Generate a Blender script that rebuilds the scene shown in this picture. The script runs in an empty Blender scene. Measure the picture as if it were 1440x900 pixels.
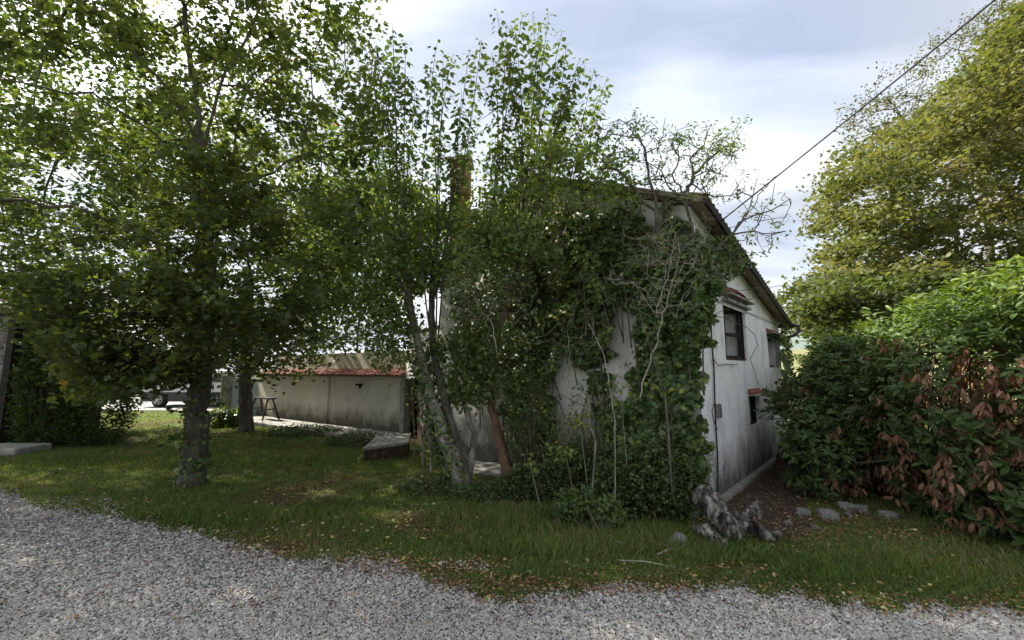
import bpy, math, random
import numpy as np
from mathutils import Vector, Matrix
R = math.radians
rng = np.random.default_rng(7)
random.seed(7)
SC = bpy.context.scene
COL = SC.collection

# ------------------------------------------------------------------ camera, sky, sun, exposure
PITCH = R(7.0); CAMH = 1.7; FPX = 580.0
cam_d = bpy.data.cameras.new('camera'); cam = bpy.data.objects.new('camera', cam_d); COL.objects.link(cam)
cam.location = (0, 0, CAMH); cam.rotation_euler = (R(90) + PITCH, 0, 0)
cam_d.sensor_width = 36; cam_d.lens = FPX / 1440 * 36; cam_d.clip_start = 0.05; cam_d.clip_end = 3000
SC.camera = cam
SUN_TO = Vector((-0.75, 0.40, 0.84)).normalized()          # towards the sun: behind the house, to the left
world = bpy.data.worlds.new("World"); SC.world = world; world.use_nodes = True
nt = world.node_tree; N = nt.nodes; L = nt.links; N.clear()
wout = N.new('ShaderNodeOutputWorld'); bg = N.new('ShaderNodeBackground'); L.new(bg.outputs[0], wout.inputs[0])
bg.inputs['Strength'].default_value = 0.1
sky = N.new('ShaderNodeTexSky'); sky.sky_type = 'NISHITA'; sky.sun_disc = False
sky.sun_elevation = math.asin(SUN_TO.z); sky.sun_rotation = math.atan2(SUN_TO.x, SUN_TO.y)
tc = N.new('ShaderNodeTexCoord'); sep = N.new('ShaderNodeSeparateXYZ'); L.new(tc.outputs['Generated'], sep.inputs[0])
def wmath(op, a, b=None):
    n = N.new('ShaderNodeMath'); n.operation = op
    for i, v in enumerate((a, b)):
        if v is None: continue
        if hasattr(v, 'is_output'): L.new(v, n.inputs[i])
        else: n.inputs[i].default_value = v
    return n.outputs[0]
zz = wmath('ADD', wmath('MAXIMUM', sep.outputs[2], 0.0), 0.22)
comb = N.new('ShaderNodeCombineXYZ'); L.new(wmath('DIVIDE', sep.outputs[0], zz), comb.inputs[0]); L.new(wmath('DIVIDE', sep.outputs[1], zz), comb.inputs[1])
def wnoise(scale, detail, rough, off):
    m = N.new('ShaderNodeMapping'); L.new(comb.outputs[0], m.inputs[0]); m.inputs['Location'].default_value = off; m.inputs['Rotation'].default_value = (0, 0, R(35)); m.inputs['Scale'].default_value = (0.7, 1.5, 1)
    n = N.new('ShaderNodeTexNoise'); n.inputs['Scale'].default_value = scale; n.inputs['Detail'].default_value = detail; n.inputs['Roughness'].default_value = rough; n.inputs['Distortion'].default_value = 0.35
    L.new(m.outputs[0], n.inputs['Vector']); return n.outputs[0]
n1 = wnoise(0.9, 7, 0.52, (1.7, 0.4, 0)); n2 = wnoise(1.7, 8, 0.5, (4.2, 2.1, 3))
cov = N.new('ShaderNodeValToRGB'); L.new(n1, cov.inputs[0]); cov.color_ramp.elements[0].position = 0.33; cov.color_ramp.elements[1].position = 0.52
cov.color_ramp.elements[0].color = (0.66, 0.66, 0.66, 1)
shade = N.new('ShaderNodeValToRGB'); L.new(n2, shade.inputs[0])
shade.color_ramp.elements[0].position = 0.36; shade.color_ramp.elements[0].color = (2.35, 2.55, 2.95, 1)
shade.color_ramp.elements[1].position = 0.60; shade.color_ramp.elements[1].color = (4.2, 4.35, 4.6, 1)
# clouds are brighter round the sun
dotn = N.new('ShaderNodeVectorMath'); dotn.operation = 'DOT_PRODUCT'; L.new(tc.outputs['Generated'], dotn.inputs[0]); dotn.inputs[1].default_value = SUN_TO
glow = wmath('ADD', wmath('MULTIPLY', wmath('POWER', wmath('MAXIMUM', dotn.outputs['Value'], 0.0), 14.0), 4.0), 1.0)
cl = N.new('ShaderNodeVectorMath'); cl.operation = 'SCALE'; L.new(shade.outputs[0], cl.inputs[0]); L.new(glow, cl.inputs['Scale'])
mx = N.new('ShaderNodeMix'); mx.data_type = 'RGBA'; L.new(cov.outputs[0], mx.inputs[0]); L.new(sky.outputs[0], mx.inputs[6]); L.new(cl.outputs[0], mx.inputs[7])
L.new(mx.outputs[2], bg.inputs[0])
sun_d = bpy.data.lights.new('sun', 'SUN'); sun = bpy.data.objects.new('sun', sun_d); COL.objects.link(sun)
sun_d.energy = 4.6; sun_d.angle = R(0.8); sun_d.color = (1.0, 0.93, 0.80)
sun.rotation_euler = (-SUN_TO).to_track_quat('-Z', 'Y').to_euler()
vs = SC.view_settings; vs.view_transform = 'Standard'; vs.look = 'None'; vs.exposure = 1.5; vs.gamma = 1.0; vs.use_curve_mapping = False
SC.cycles.max_bounces = 8; SC.cycles.diffuse_bounces = 5; SC.cycles.glossy_bounces = 2; SC.cycles.transmission_bounces = 4; SC.cycles.transparent_max_bounces = 4

# ------------------------------------------------------------------ helpers
cp, sp = math.cos(PITCH), math.sin(PITCH)
def at(px, py, Y):                     # the point seen at photograph pixel (px,py), Y metres in front
    a = (px - 720) / FPX; b = (450 - py) / FPX
    dy = cp - b * sp; dz = sp + b * cp
    k = Y / dy
    return np.array([a * k, Y, CAMH + dz * k])
def gnd(px, py, z=0.0):
    a = (px - 720) / FPX; b = (450 - py) / FPX
    dy = cp - b * sp; dz = sp + b * cp
    k = (z - CAMH) / dz
    return np.array([a * k, dy * k, z])
def gnd_np(px, py):
    a = (px - 720) / FPX; b = (450 - py) / FPX
    dy = cp - b * sp; dz = sp + b * cp
    k = (-CAMH) / dz
    return np.stack([a * k, dy * k, np.zeros_like(a)], 1)
def proj(P):
    P = np.atleast_2d(P); x = P[:, 0]; y = P[:, 1]; z = P[:, 2] - CAMH
    d = y * cp + z * sp; u = -y * sp + z * cp
    d2 = np.where(d > 0.05, d, 0.05)
    return 720 + FPX * x / d2, 450 - FPX * u / d2, d
_T = np.random.default_rng(3).random((256, 256))
def vn(x, y):
    xi = np.floor(x).astype(int); yi = np.floor(y).astype(int); fx = x - xi; fy = y - yi
    fx = fx * fx * (3 - 2 * fx); fy = fy * fy * (3 - 2 * fy)
    g = lambda a, b: _T[a % 256, b % 256]
    return (g(xi, yi) * (1 - fx) + g(xi + 1, yi) * fx) * (1 - fy) + (g(xi, yi + 1) * (1 - fx) + g(xi + 1, yi + 1) * fx) * fy
def fbm(x, y, o=3):
    s = 0; a = .5; t = 0
    for i in range(o): s = s + a * vn(x * 2**i + 17 * i, y * 2**i + 5 * i); t += a; a *= .5
    return s / t
def inpoly(px, py, poly):
    r = np.zeros(len(px), bool); n = len(poly)
    for i in range(n):
        x1, y1 = poly[i]; x2, y2 = poly[(i + 1) % n]
        c = ((y1 > py) != (y2 > py)); 
        xx = (x2 - x1) * (py - y1) / ((y2 - y1) if y2 != y1 else 1e-9) + x1
        r ^= c & (px < xx)
    return r
def tag(o, label=None, cat=None, group=None, kind=None):
    if label: o['label'] = label
    if cat: o['category'] = cat
    if group: o['group'] = group
    if kind: o['kind'] = kind
    return o
def empty(name, loc, label=None, cat=None, group=None, rz=0):
    o = bpy.data.objects.new(name, None); COL.objects.link(o); o.location = tuple(float(v) for v in loc); o.rotation_euler = (0, 0, rz); o.empty_display_size = .2
    bpy.context.view_layer.update() if False else None
    return tag(o, label, cat, group)
def link(name, me, parent=None, mats=()):
    for m in mats: me.materials.append(m)
    o = bpy.data.objects.new(name, me); COL.objects.link(o)
    if parent is not None:
        o.parent = parent
        o.matrix_parent_inverse = (Matrix.Translation(parent_loc(parent)) @ parent_rot(parent)).inverted()
    return o
def parent_loc(p):
    v = Vector(p.location)
    return v if p.parent is None or p.type != 'EMPTY' else v
def parent_rot(p): return p.rotation_euler.to_matrix().to_4x4()
def np_mesh(name, V, F, tint=None, smooth=False):
    """V (n,3); F (m,k) all the same arity"""
    me = bpy.data.meshes.new(name); V = np.asarray(V, np.float32); F = np.asarray(F, np.int32)
    n, m, k = len(V), len(F), F.shape[1]
    me.vertices.add(n); me.vertices.foreach_set('co', V.ravel())
    me.loops.add(m * k); me.loops.foreach_set('vertex_index', F.ravel())
    me.polygons.add(m); me.polygons.foreach_set('loop_start', np.arange(0, m * k, k, dtype=np.int32))
    try: me.polygons.foreach_set('loop_total', np.full(m, k, np.int32))
    except Exception: pass
    me.polygons.foreach_set('use_smooth', np.full(m, smooth, bool))
    if tint is not None:
        a = me.attributes.new('tint', 'FLOAT', 'POINT'); a.data.foreach_set('value', np.asarray(tint, np.float32))
    me.update(calc_edges=True)
    return me
class MB:
    def __init__(s): s.v = []; s.f = []
    def add(s, V, F):
        b = len(s.v); s.v += [tuple(map(float, p)) for p in V]; s.f += [tuple(i + b for i in f) for f in F]; return s
    def box(s, x0, x1, y0, y1, z0, z1, T=None):
        V = [(x, y, z) for z in (z0, z1) for x, y in ((x0, y0), (x1, y0), (x1, y1), (x0, y1))]
        if T: V = [T(*p) for p in V]
        return s.add(V, [(0, 3, 2, 1), (4, 5, 6, 7), (0, 1, 5, 4), (1, 2, 6, 5), (2, 3, 7, 6), (3, 0, 4, 7)])
    def prism(s, poly, h, T=None):     # polygon of 3d points, extruded by vector h
        n = len(poly); V = [tuple(p) for p in poly] + [tuple(np.array(p) + np.array(h)) for p in poly]
        if T: V = [T(*p) for p in V]
        return s.add(V, [tuple(range(n)), tuple(range(2 * n - 1, n - 1, -1))] + [(i, i + n, (i + 1) % n + n, (i + 1) % n) for i in range(n)])
    def tube(s, pts, rad, sides=8, bump=0.0, cap=True, seed=0, squash=None):
        pts = [np.array(p, float) for p in pts]; n = len(pts); rad = rad if hasattr(rad, '__len__') else [rad] * n
        rs = np.random.default_rng(seed); V = []; up = None
        for i, p in enumerate(pts):
            d = pts[min(i + 1, n - 1)] - pts[max(i - 1, 0)]; d = d / (np.linalg.norm(d) + 1e-9)
            if up is None: up = np.array([1, 0, 0]) if abs(d[0]) < .8 else np.array([0, 1, 0])
            a = np.cross(d, up); a /= np.linalg.norm(a) + 1e-9; b = np.cross(d, a); up = np.cross(a, d) if False else up
            for k in range(sides):
                t = 2 * math.pi * k / sides; r = rad[i] * (1 + bump * (rs.random() - .5) * 2)
                V.append(p + r * (math.cos(t) * a + math.sin(t) * b))
        F = [(i * sides + k, i * sides + (k + 1) % sides, (i + 1) * sides + (k + 1) % sides, (i + 1) * sides + k) for i in range(n - 1) for k in range(sides)]
        if cap: F += [tuple(range(sides))[::-1], tuple((n - 1) * sides + k for k in range(sides))]
        return s.add(V, F)
    def build(s, name, mat, parent=None, smooth=False, bevel=0, shift=None):
        me = bpy.data.meshes.new(name); me.from_pydata(s.v, [], s.f)
        import bmesh
        bm = bmesh.new(); bm.from_mesh(me); bmesh.ops.recalc_face_normals(bm, faces=bm.faces[:])
        if bevel: bmesh.ops.bevel(bm, geom=bm.edges[:], offset=bevel, segments=1, affect='EDGES')
        bm.to_mesh(me); bm.free()
        me.polygons.foreach_set('use_smooth', [smooth] * len(me.polygons)); me.update()
        return link(name, me, parent, [mat])

# ------------------------------------------------------------------ materials
def mat_new(name):
    m = bpy.data.materials.new(name); m.use_nodes = True; t = m.node_tree; t.nodes.clear()
    o = t.nodes.new('ShaderNodeOutputMaterial'); p = t.nodes.new('ShaderNodeBsdfPrincipled'); t.links.new(p.outputs[0], o.inputs[0])
    return m, t, p, o
def ramp(t, src, stops):
    r = t.nodes.new('ShaderNodeValToRGB'); t.links.new(src, r.inputs[0]); e = r.color_ramp.elements
    while len(e) < len(stops): e.new(.5)
    for i, (pos, c) in enumerate(stops): e[i].position = pos; e[i].color = (*c, 1) if len(c) == 3 else c
    return r.outputs[0]
def noise(t, scale, detail=4, rough=.55, vec=None, dist=0, sc=None):
    n = t.nodes.new('ShaderNodeTexNoise'); n.inputs['Scale'].default_value = scale; n.inputs['Detail'].default_value = detail; n.inputs['Roughness'].default_value = rough; n.inputs['Distortion'].default_value = dist
    if vec is None:
        c = t.nodes.new('ShaderNodeTexCoord'); vec = c.outputs['Object']
    if sc:
        m = t.nodes.new('ShaderNodeMapping'); m.inputs['Scale'].default_value = sc; t.links.new(vec, m.inputs[0]); vec = m.outputs[0]
    t.links.new(vec, n.inputs['Vector']); return n.outputs[0]
def mixc(t, f, a, b, mode='MIX'):
    m = t.nodes.new('ShaderNodeMix'); m.data_type = 'RGBA'; m.blend_type = mode
    for i, v in ((0, f), (6, a), (7, b)):
        if hasattr(v, 'is_output'): t.links.new(v, m.inputs[i])
        else: m.inputs[i].default_value = v if i == 0 else (*v, 1)
    return m.outputs[2]
def bump(t, p, h, strength=.5, dist=.02):
    b = t.nodes.new('ShaderNodeBump'); b.inputs['Strength'].default_value = strength; b.inputs['Distance'].default_value = dist
    t.links.new(h, b.inputs['Height']); t.links.new(b.outputs[0], p.inputs['Normal'])
def rough_mat(name, stops, scale=8, rough=.85, bmp=.5, bd=.02, sc=None, detail=6, spec=.3, fine=None):
    m, t, p, o = mat_new(name); n = noise(t, scale, detail, .62, sc=sc)
    c = ramp(t, n, stops)
    if fine:
        f = noise(t, scale * fine, 3, .6); c = mixc(t, .5, c, ramp(t, f, [(.3, (.35, .35, .35)), (.7, (.7, .7, .7))]), 'OVERLAY')
    t.links.new(c, p.inputs['Base Color']); p.inputs['Roughness'].default_value = rough; p.inputs['Specular IOR Level'].default_value = spec
    bump(t, p, noise(t, scale * 3, 5, .65, sc=sc), bmp, bd)
    return m
def leaf_mat(name, stops, trans=.35, rough=.5, spec=.35, tcol=1.6):
    m, t, p, o = mat_new(name)
    a = t.nodes.new('ShaderNodeAttribute'); a.attribute_name = 'tint'
    c = ramp(t, a.outputs['Fac'], stops)
    g = t.nodes.new('ShaderNodeNewGeometry')
    p.inputs['Roughness'].default_value = rough; p.inputs['Specular IOR Level'].default_value = spec
    t.links.new(c, p.inputs['Base Color'])
    tr = t.nodes.new('ShaderNodeBsdfTranslucent')
    t.links.new(mixc(t, 1.0, c, (tcol * 1.05, tcol, tcol * .35), 'MULTIPLY'), tr.inputs[0])
    ms = t.nodes.new('ShaderNodeMixShader'); ms.inputs[0].default_value = trans
    t.links.new(p.outputs[0], ms.inputs[1]); t.links.new(tr.outputs[0], ms.inputs[2]); t.links.new(ms.outputs[0], o.inputs[0])
    return m
def flat_mat(name, col, rough=.6, metal=0, var=.15, scale=20):
    lo = tuple(c * (1 - var) for c in col); hi = tuple(min(1, c * (1 + var)) for c in col)
    m, t, p, o = mat_new(name); t.links.new(ramp(t, noise(t, scale, 4), [(.3, lo), (.7, hi)]), p.inputs['Base Color'])
    p.inputs['Roughness'].default_value = rough; p.inputs['Metallic'].default_value = metal; return m
def plaster(name, base, dark, low, z0, z1, warm):
    """plaster with vertical streaks and damp rising from the ground (stain with its own ragged outline)"""
    m, t, p, o = mat_new(name); tcn = t.nodes.new('ShaderNodeTexCoord'); vec = tcn.outputs['Object']
    s = t.nodes.new('ShaderNodeSeparateXYZ'); t.links.new(vec, s.inputs[0])
    n1 = noise(t, 1.3, 8, .6, vec); st = noise(t, 2.2, 6, .6, vec, sc=(3, 3, .22)); fine = noise(t, 30, 5, .7, vec)
    c = mixc(t, ramp(t, n1, [(.38, (0, 0, 0)), (.62, (1, 1, 1))]), base, warm)
    c = mixc(t, ramp(t, st, [(.55, (0, 0, 0)), (.85, (.40, .40, .40))]), c, dark)
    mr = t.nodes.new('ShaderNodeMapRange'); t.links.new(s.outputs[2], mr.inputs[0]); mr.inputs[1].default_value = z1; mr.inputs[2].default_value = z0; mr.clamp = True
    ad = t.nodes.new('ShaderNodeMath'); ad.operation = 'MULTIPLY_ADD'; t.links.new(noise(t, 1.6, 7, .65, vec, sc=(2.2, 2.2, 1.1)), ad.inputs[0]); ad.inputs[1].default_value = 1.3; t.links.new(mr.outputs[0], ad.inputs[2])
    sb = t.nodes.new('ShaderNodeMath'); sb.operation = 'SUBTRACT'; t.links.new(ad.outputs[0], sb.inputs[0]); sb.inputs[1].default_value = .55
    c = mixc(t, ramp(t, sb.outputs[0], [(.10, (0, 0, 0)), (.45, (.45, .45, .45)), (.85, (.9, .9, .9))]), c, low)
    c = mixc(t, .6, c, ramp(t, fine, [(.3, (.3, .3, .3)), (.7, (.7, .7, .7))]), 'OVERLAY')
    t.links.new(c, p.inputs['Base Color']); p.inputs['Roughness'].default_value = .92; p.inputs['Specular IOR Level'].default_value = .15
    bump(t, p, noise(t, 14, 8, .7, vec), .9, .03); return m
M = {}
M['bark'] = rough_mat('grey bark', [(.3, (.035, .03, .024)), (.55, (.10, .09, .07)), (.7, (.20, .19, .15))], 9, .95, 1, .03, sc=(1, 1, .35))
M['bark_pale'] = rough_mat('pale lichen bark', [(.3, (.06, .052, .04)), (.5, (.20, .185, .15)), (.68, (.42, .41, .35))], 8, .95, 1, .03, sc=(1, 1, .5))
M['bark_brown'] = rough_mat('brown bark', [(.3, (.10, .065, .04)), (.6, (.25, .16, .10))], 10, .9, .8, .02, sc=(1, 1, .5))
M['twig'] = rough_mat('dark twigs', [(.3, (.05, .042, .032)), (.7, (.13, .11, .085))], 12, .9, .3)
M['twig_pale'] = rough_mat('bare pale twigs', [(.3, (.17, .15, .12)), (.7, (.42, .39, .33))], 9, .9, .3)
M['twig_lichen'] = rough_mat('lichen covered twigs', [(.3, (.12, .11, .09)), (.55, (.27, .25, .17)), (.72, (.42, .38, .12))], 9, .9, .3)
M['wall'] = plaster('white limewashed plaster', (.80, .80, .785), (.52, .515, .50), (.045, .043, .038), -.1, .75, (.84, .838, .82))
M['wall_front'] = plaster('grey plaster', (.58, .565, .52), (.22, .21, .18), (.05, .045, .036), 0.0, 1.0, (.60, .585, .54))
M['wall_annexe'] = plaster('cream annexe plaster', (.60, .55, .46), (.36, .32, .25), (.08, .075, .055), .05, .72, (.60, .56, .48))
M['concrete'] = rough_mat('weathered concrete', [(.3, (.14, .135, .12)), (.7, (.36, .35, .32))], 5, .9, .5, .01, fine=8)
M['stone'] = rough_mat('lichen grey stone', [(.3, (.09, .088, .08)), (.55, (.24, .235, .215)), (.72, (.42, .41, .38))], 7, .92, .9, .02, fine=5)
M['tile'] = rough_mat('red clay tile', [(.3, (.07, .030, .022)), (.55, (.20, .070, .045)), (.75, (.30, .16, .12))], 12, .85, .4, .005)
M['tile_old'] = rough_mat('mossy old tile', [(.3, (.12, .09, .06)), (.5, (.27, .22, .15)), (.7, (.34, .30, .22))], 9, .95, .6, .01)
M['wood_dark'] = rough_mat('dark weathered wood', [(.3, (.009, .007, .006)), (.7, (.035, .028, .022))], 14, .8, .6, .005, sc=(1, 1, .15))
M['wood_red'] = rough_mat('red brown door paint', [(.3, (.05, .022, .015)), (.7, (.16, .065, .045))], 10, .75, .4, .005, sc=(1, 1, .2))
M['wood_grey'] = rough_mat('grey sawn timber', [(.3, (.06, .052, .042)), (.7, (.20, .18, .15))], 9, .85, .6, .005, sc=(1, 1, .15))
M['metal_dark'] = flat_mat('dark metal', (.03, .03, .03), .5, .4)
M['metal_grey'] = flat_mat('grey painted metal', (.17, .175, .17), .5, .2)
M['glass'] = flat_mat('dusty grey pane', (.20, .21, .22), .25, 0)
M['brick'] = rough_mat('brick', [(.3, (.17, .07, .045)), (.7, (.38, .20, .12))], 10, .9, .5, .01)
M['mortar'] = flat_mat('mortar', (.28, .26, .22), .95)
M['soil'] = rough_mat('leafy dark soil', [(.3, (.02, .016, .011)), (.55, (.06, .043, .028)), (.7, (.11, .08, .05))], 9, .95, 1, .03, fine=6)
M['rot'] = rough_mat('rotten pale wood', [(.38, (.012, .011, .009)), (.50, (.09, .08, .065)), (.60, (.30, .28, .24)), (.7, (.42, .40, .35))], 11, .95, 1, .05, sc=(1.4, 1, .4), fine=4)
M['cable'] = flat_mat('black cable', (.012, .012, .013), .5)

# ground: grass, dirt and litter colours under the blades
def ground_mat():
    m, t, p, o = mat_new('lawn ground'); g = t.nodes.new('ShaderNodeTexCoord'); v = g.outputs['Object']
    a = ramp(t, noise(t, 30, 5, .7, v), [(.3, (.050, .072, .018)), (.7, (.12, .16, .040))])
    b = ramp(t, noise(t, 24, 5, .7, v), [(.3, (.045, .030, .018)), (.7, (.15, .10, .06))])
    c = mixc(t, ramp(t, noise(t, .55, 7, .6, v), [(.48, (0, 0, 0)), (.62, (1, 1, 1))]), a, b)
    t.links.new(c, p.inputs['Base Color']); p.inputs['Roughness'].default_value = 1; p.inputs['Specular IOR Level'].default_value = .1
    bump(t, p, noise(t, 40, 6, .7, v), 1, .03); return m
M['ground'] = ground_mat()
M['gravel_bed'] = rough_mat('gravel bed', [(.3, (.06, .058, .055)), (.5, (.13, .127, .125)), (.7, (.22, .22, .22))], 90, .9, 1, .01, detail=3)
def pebble_mat():
    m, t, p, o = mat_new('crushed limestone'); a = t.nodes.new('ShaderNodeAttribute'); a.attribute_name = 'tint'
    c = ramp(t, a.outputs['Fac'], [(0, (.18, .168, .15)), (.3, (.285, .27, .245)), (.72, (.40, .382, .35)), (.93, (.58, .56, .53)), (.97, (.20, .14, .09))])
    t.links.new(c, p.inputs['Base Color']); p.inputs['Roughness'].default_value = .8; return m
M['pebble'] = pebble_mat()
M['litter'] = leaf_mat('dry leaf litter', [(0, (.055, .028, .016)), (.45, (.17, .085, .045)), (.75, (.30, .18, .09)), (1, (.42, .32, .16))], .15, .8, .2)
M['grass'] = leaf_mat('grass blades', [(0, (.040, .060, .014)), (.45, (.100, .158, .036)), (.75, (.155, .215, .052)), (.88, (.18, .16, .07)), (1, (.28, .23, .12))], .32, .6, .25)
M['yellow_leaf'] = leaf_mat('yellow fallen leaf', [(0, (.42, .30, .08)), (.6, (.50, .44, .16)), (1, (.55, .48, .30))], .25, .6)
M['leaf_left'] = leaf_mat('lime green to olive leaves', [(0, (.034, .056, .020)), (.5, (.066, .096, .033)), (.85, (.115, .145, .045)), (.955, (.16, .17, .035)), (.985, (.36, .22, .04)), (1, (.40, .15, .03))], .48, .5, .3, 1.9)
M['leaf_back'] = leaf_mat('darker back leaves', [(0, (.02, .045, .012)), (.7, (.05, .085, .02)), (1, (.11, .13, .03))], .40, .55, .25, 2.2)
M['leaf_sucker'] = leaf_mat('large mulberry leaves', [(0, (.045, .078, .028)), (.6, (.080, .122, .042)), (.92, (.13, .18, .045)), (1, (.22, .24, .05))], .38, .42, .4, 1.9)
M['leaf_elder'] = leaf_mat('elder leaves', [(0, (.065, .108, .042)), (.6, (.13, .185, .068)), (.93, (.16, .21, .06)), (1, (.28, .28, .06))], .42, .55, .3, 1.8)
M['leaf_ivy'] = leaf_mat('ivy leaves', [(0, (.036, .066, .021)), (.55, (.080, .130, .038)), (.85, (.15, .195, .050)), (1, (.18, .21, .055))], .22, .42, .35, 1.6)
M['leaf_bramble'] = leaf_mat('bramble and weed leaves', [(0, (.045, .070, .026)), (.6, (.090, .130, .045)), (.92, (.09, .14, .04)), (1, (.16, .13, .06))], .28, .55, .3, 1.6)
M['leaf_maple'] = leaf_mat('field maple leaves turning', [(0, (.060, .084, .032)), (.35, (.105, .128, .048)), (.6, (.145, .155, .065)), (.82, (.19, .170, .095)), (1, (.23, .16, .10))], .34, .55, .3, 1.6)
M['leaf_sparse'] = leaf_mat('sparse tree leaves', [(0, (.05, .07, .035)), (.7, (.10, .115, .055)), (1, (.22, .18, .09))], .35, .6, .25, 1.5)
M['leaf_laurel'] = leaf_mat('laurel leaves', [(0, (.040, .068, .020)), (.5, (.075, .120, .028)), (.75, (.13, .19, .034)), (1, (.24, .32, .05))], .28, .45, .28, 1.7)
M['leaf_dead'] = leaf_mat('dead brown laurel leaves', [(0, (.11, .052, .028)), (.5, (.23, .118, .068)), (1, (.38, .23, .14))], .25, .6, .3, 1.3)
M['leaf_creeper'] = leaf_mat('creeper turning red', [(0, (.06, .10, .025)), (.4, (.14, .15, .03)), (.75, (.34, .20, .05)), (1, (.40, .10, .04))], .35, .5, .3, 1.5)

# ------------------------------------------------------------------ foliage tools
def tmpl(pts, tris): return np.array(pts, float), np.array(tris, int)
OVATE = tmpl([(0, 0, 0), (-.24, .22, .05), (.24, .22, .05), (-.30, .48, .06), (.30, .48, .06), (0, .45, 0), (0, 1, -.12)],
             [(0, 5, 1), (0, 2, 5), (1, 5, 3), (2, 4, 5), (3, 5, 6), (4, 6, 5)])
SMALL = tmpl([(0, 0, 0), (-.30, .45, .07), (.30, .45, .07), (0, 1, -.08)], [(0, 2, 1), (1, 2, 3)])
NARROW = tmpl([(0, 0, 0), (-.16, .45, .04), (.16, .45, .04), (0, 1, -.12)], [(0, 2, 1), (1, 2, 3)])
_l = [(0, 0), (-.30, -.05), (-.52, .22), (-.28, .36), (-.46, .74), (-.17, .66), (0, 1), (.17, .66), (.46, .74), (.28, .36), (.52, .22), (.30, -.05)]
LOBED = tmpl([(0, .35, .06)] + [(x, y, -.05 * abs(x)) for x, y in _l], [(0, i + 1, (i + 1) % 12 + 1) for i in range(12)])
_l = [(0, 0), (-.42, .10), (-.50, .62), (-.14, .60), (0, 1), (.14, .60), (.50, .62), (.42, .10)]
LOBED5 = tmpl([(x, y, .04 - .12 * abs(x)) for x, y in _l], [(0, 2, 1), (0, 3, 2), (0, 5, 3), (3, 5, 4), (0, 6, 5), (0, 7, 6)])
LAUREL = tmpl([(0, 0, 0), (-.13, .2, .04), (.13, .2, .04), (-.19, .5, .06), (.19, .5, .06), (-.13, .8, .02), (.13, .8, .02), (0, .5, 0), (0, 1, -.10)],
              [(0, 7, 1), (0, 2, 7), (1, 7, 3), (2, 4, 7), (3, 7, 5), (4, 6, 7), (5, 7, 8), (6, 8, 7)])
ROUND = tmpl([(0, 0, 0), (-.38, .22, .05), (.38, .22, .05), (-.36, .62, .04), (.36, .62, .04), (0, .95, -.05)], [(0, 2, 1), (1, 2, 4), (1, 4, 3), (3, 4, 5)])
def nrm(a): return a / (np.linalg.norm(a, axis=-1, keepdims=True) + 1e-9)
def cloud(name, pts, dirs, nors, size, T, mat, parent, tint, pick=0, kind='stuff', minpx=10, label=None):
    """leaves as real faces; the ones that show largest become leaf objects of their own"""
    tv, tf = T; n = len(pts)
    if n == 0: return None
    y = nrm(dirs); x = nrm(np.cross(y, nors)); z = np.cross(x, y)
    if pick:
        px, py, d = proj(pts); s = size * FPX / np.maximum(d, .3)
        vis = (px > -10) & (px < 1450) & (py > -10) & (py < 910) & (d > .5) & (s >= minpx)
        idx = np.argsort(-(s - d * 6 * 0) * vis)[:pick * 1]; idx = idx[vis[idx]]
        keep = np.ones(n, bool); keep[idx] = False
        q = np.unique(np.clip((tint[idx] * 6).astype(int), 0, 5)); bases = {}
        for qq in q:
            me = np_mesh('leaf', tv, tf, np.full(len(tv), (qq + .5) / 6)); me.materials.append(mat); bases[int(qq)] = me
        pinv = (Matrix.Translation(Vector(parent.location)) @ parent_rot(parent)).inverted()
        for i in idx:
            o = bpy.data.objects.new('leaf', bases[int(min(5, max(0, int(tint[i] * 6))))]); COL.objects.link(o); o.parent = parent
            m = Matrix.Identity(4)
            for r in range(3):
                m[r][0] = x[i, r] * size[i]; m[r][1] = y[i, r] * size[i]; m[r][2] = z[i, r] * size[i]; m[r][3] = pts[i, r]
            o.matrix_parent_inverse = Matrix.Identity(4); o.matrix_basis = pinv @ m
        pts, x, y, z, size, tint = pts[keep], x[keep], y[keep], z[keep], size[keep], tint[keep]; n = len(pts)
    k = len(tv)
    V = pts[:, None, :] + size[:, None, None] * (tv[None, :, 0:1] * x[:, None, :] + tv[None, :, 1:2] * y[:, None, :] + tv[None, :, 2:3] * z[:, None, :])
    F = (tf[None] + (np.arange(n) * k)[:, None, None]).reshape(-1, 3)
    me = np_mesh(name, V.reshape(-1, 3), F, np.repeat(tint, k))
    o = link(name, me, parent, [mat])
    if kind: o['kind'] = kind
    if label: o['label'] = label
    return o
def frusta(name, p0, p1, r0, r1, mat, parent, sides=5, kind=None):
    d = nrm(p1 - p0); ref = np.where(np.abs(d[:, 2:3]) < .9, np.array([[0, 0, 1.]]), np.array([[1., 0, 0]]))
    a = nrm(np.cross(d, ref)); b = np.cross(d, a); n = len(p0)
    th = np.arange(sides) * 2 * math.pi / sides; c = np.cos(th)[None, :, None]; s = np.sin(th)[None, :, None]
    ring = c * a[:, None] + s * b[:, None]
    e = d * np.minimum(r1, .03)[:, None] * .5
    V = np.concatenate([(p0 - e)[:, None] + ring * r0[:, None, None], (p1 + e)[:, None] + ring * r1[:, None, None]], 1)
    k = np.arange(sides); f = np.stack([k, (k + 1) % sides, (k + 1) % sides + sides, k + sides], 1)
    F = (f[None] + (np.arange(n) * 2 * sides)[:, None, None]).reshape(-1, 4)
    o = link(name, np_mesh(name, V.reshape(-1, 3), F, None, True), parent, [mat])
    if kind: o['kind'] = kind
    return o
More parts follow.
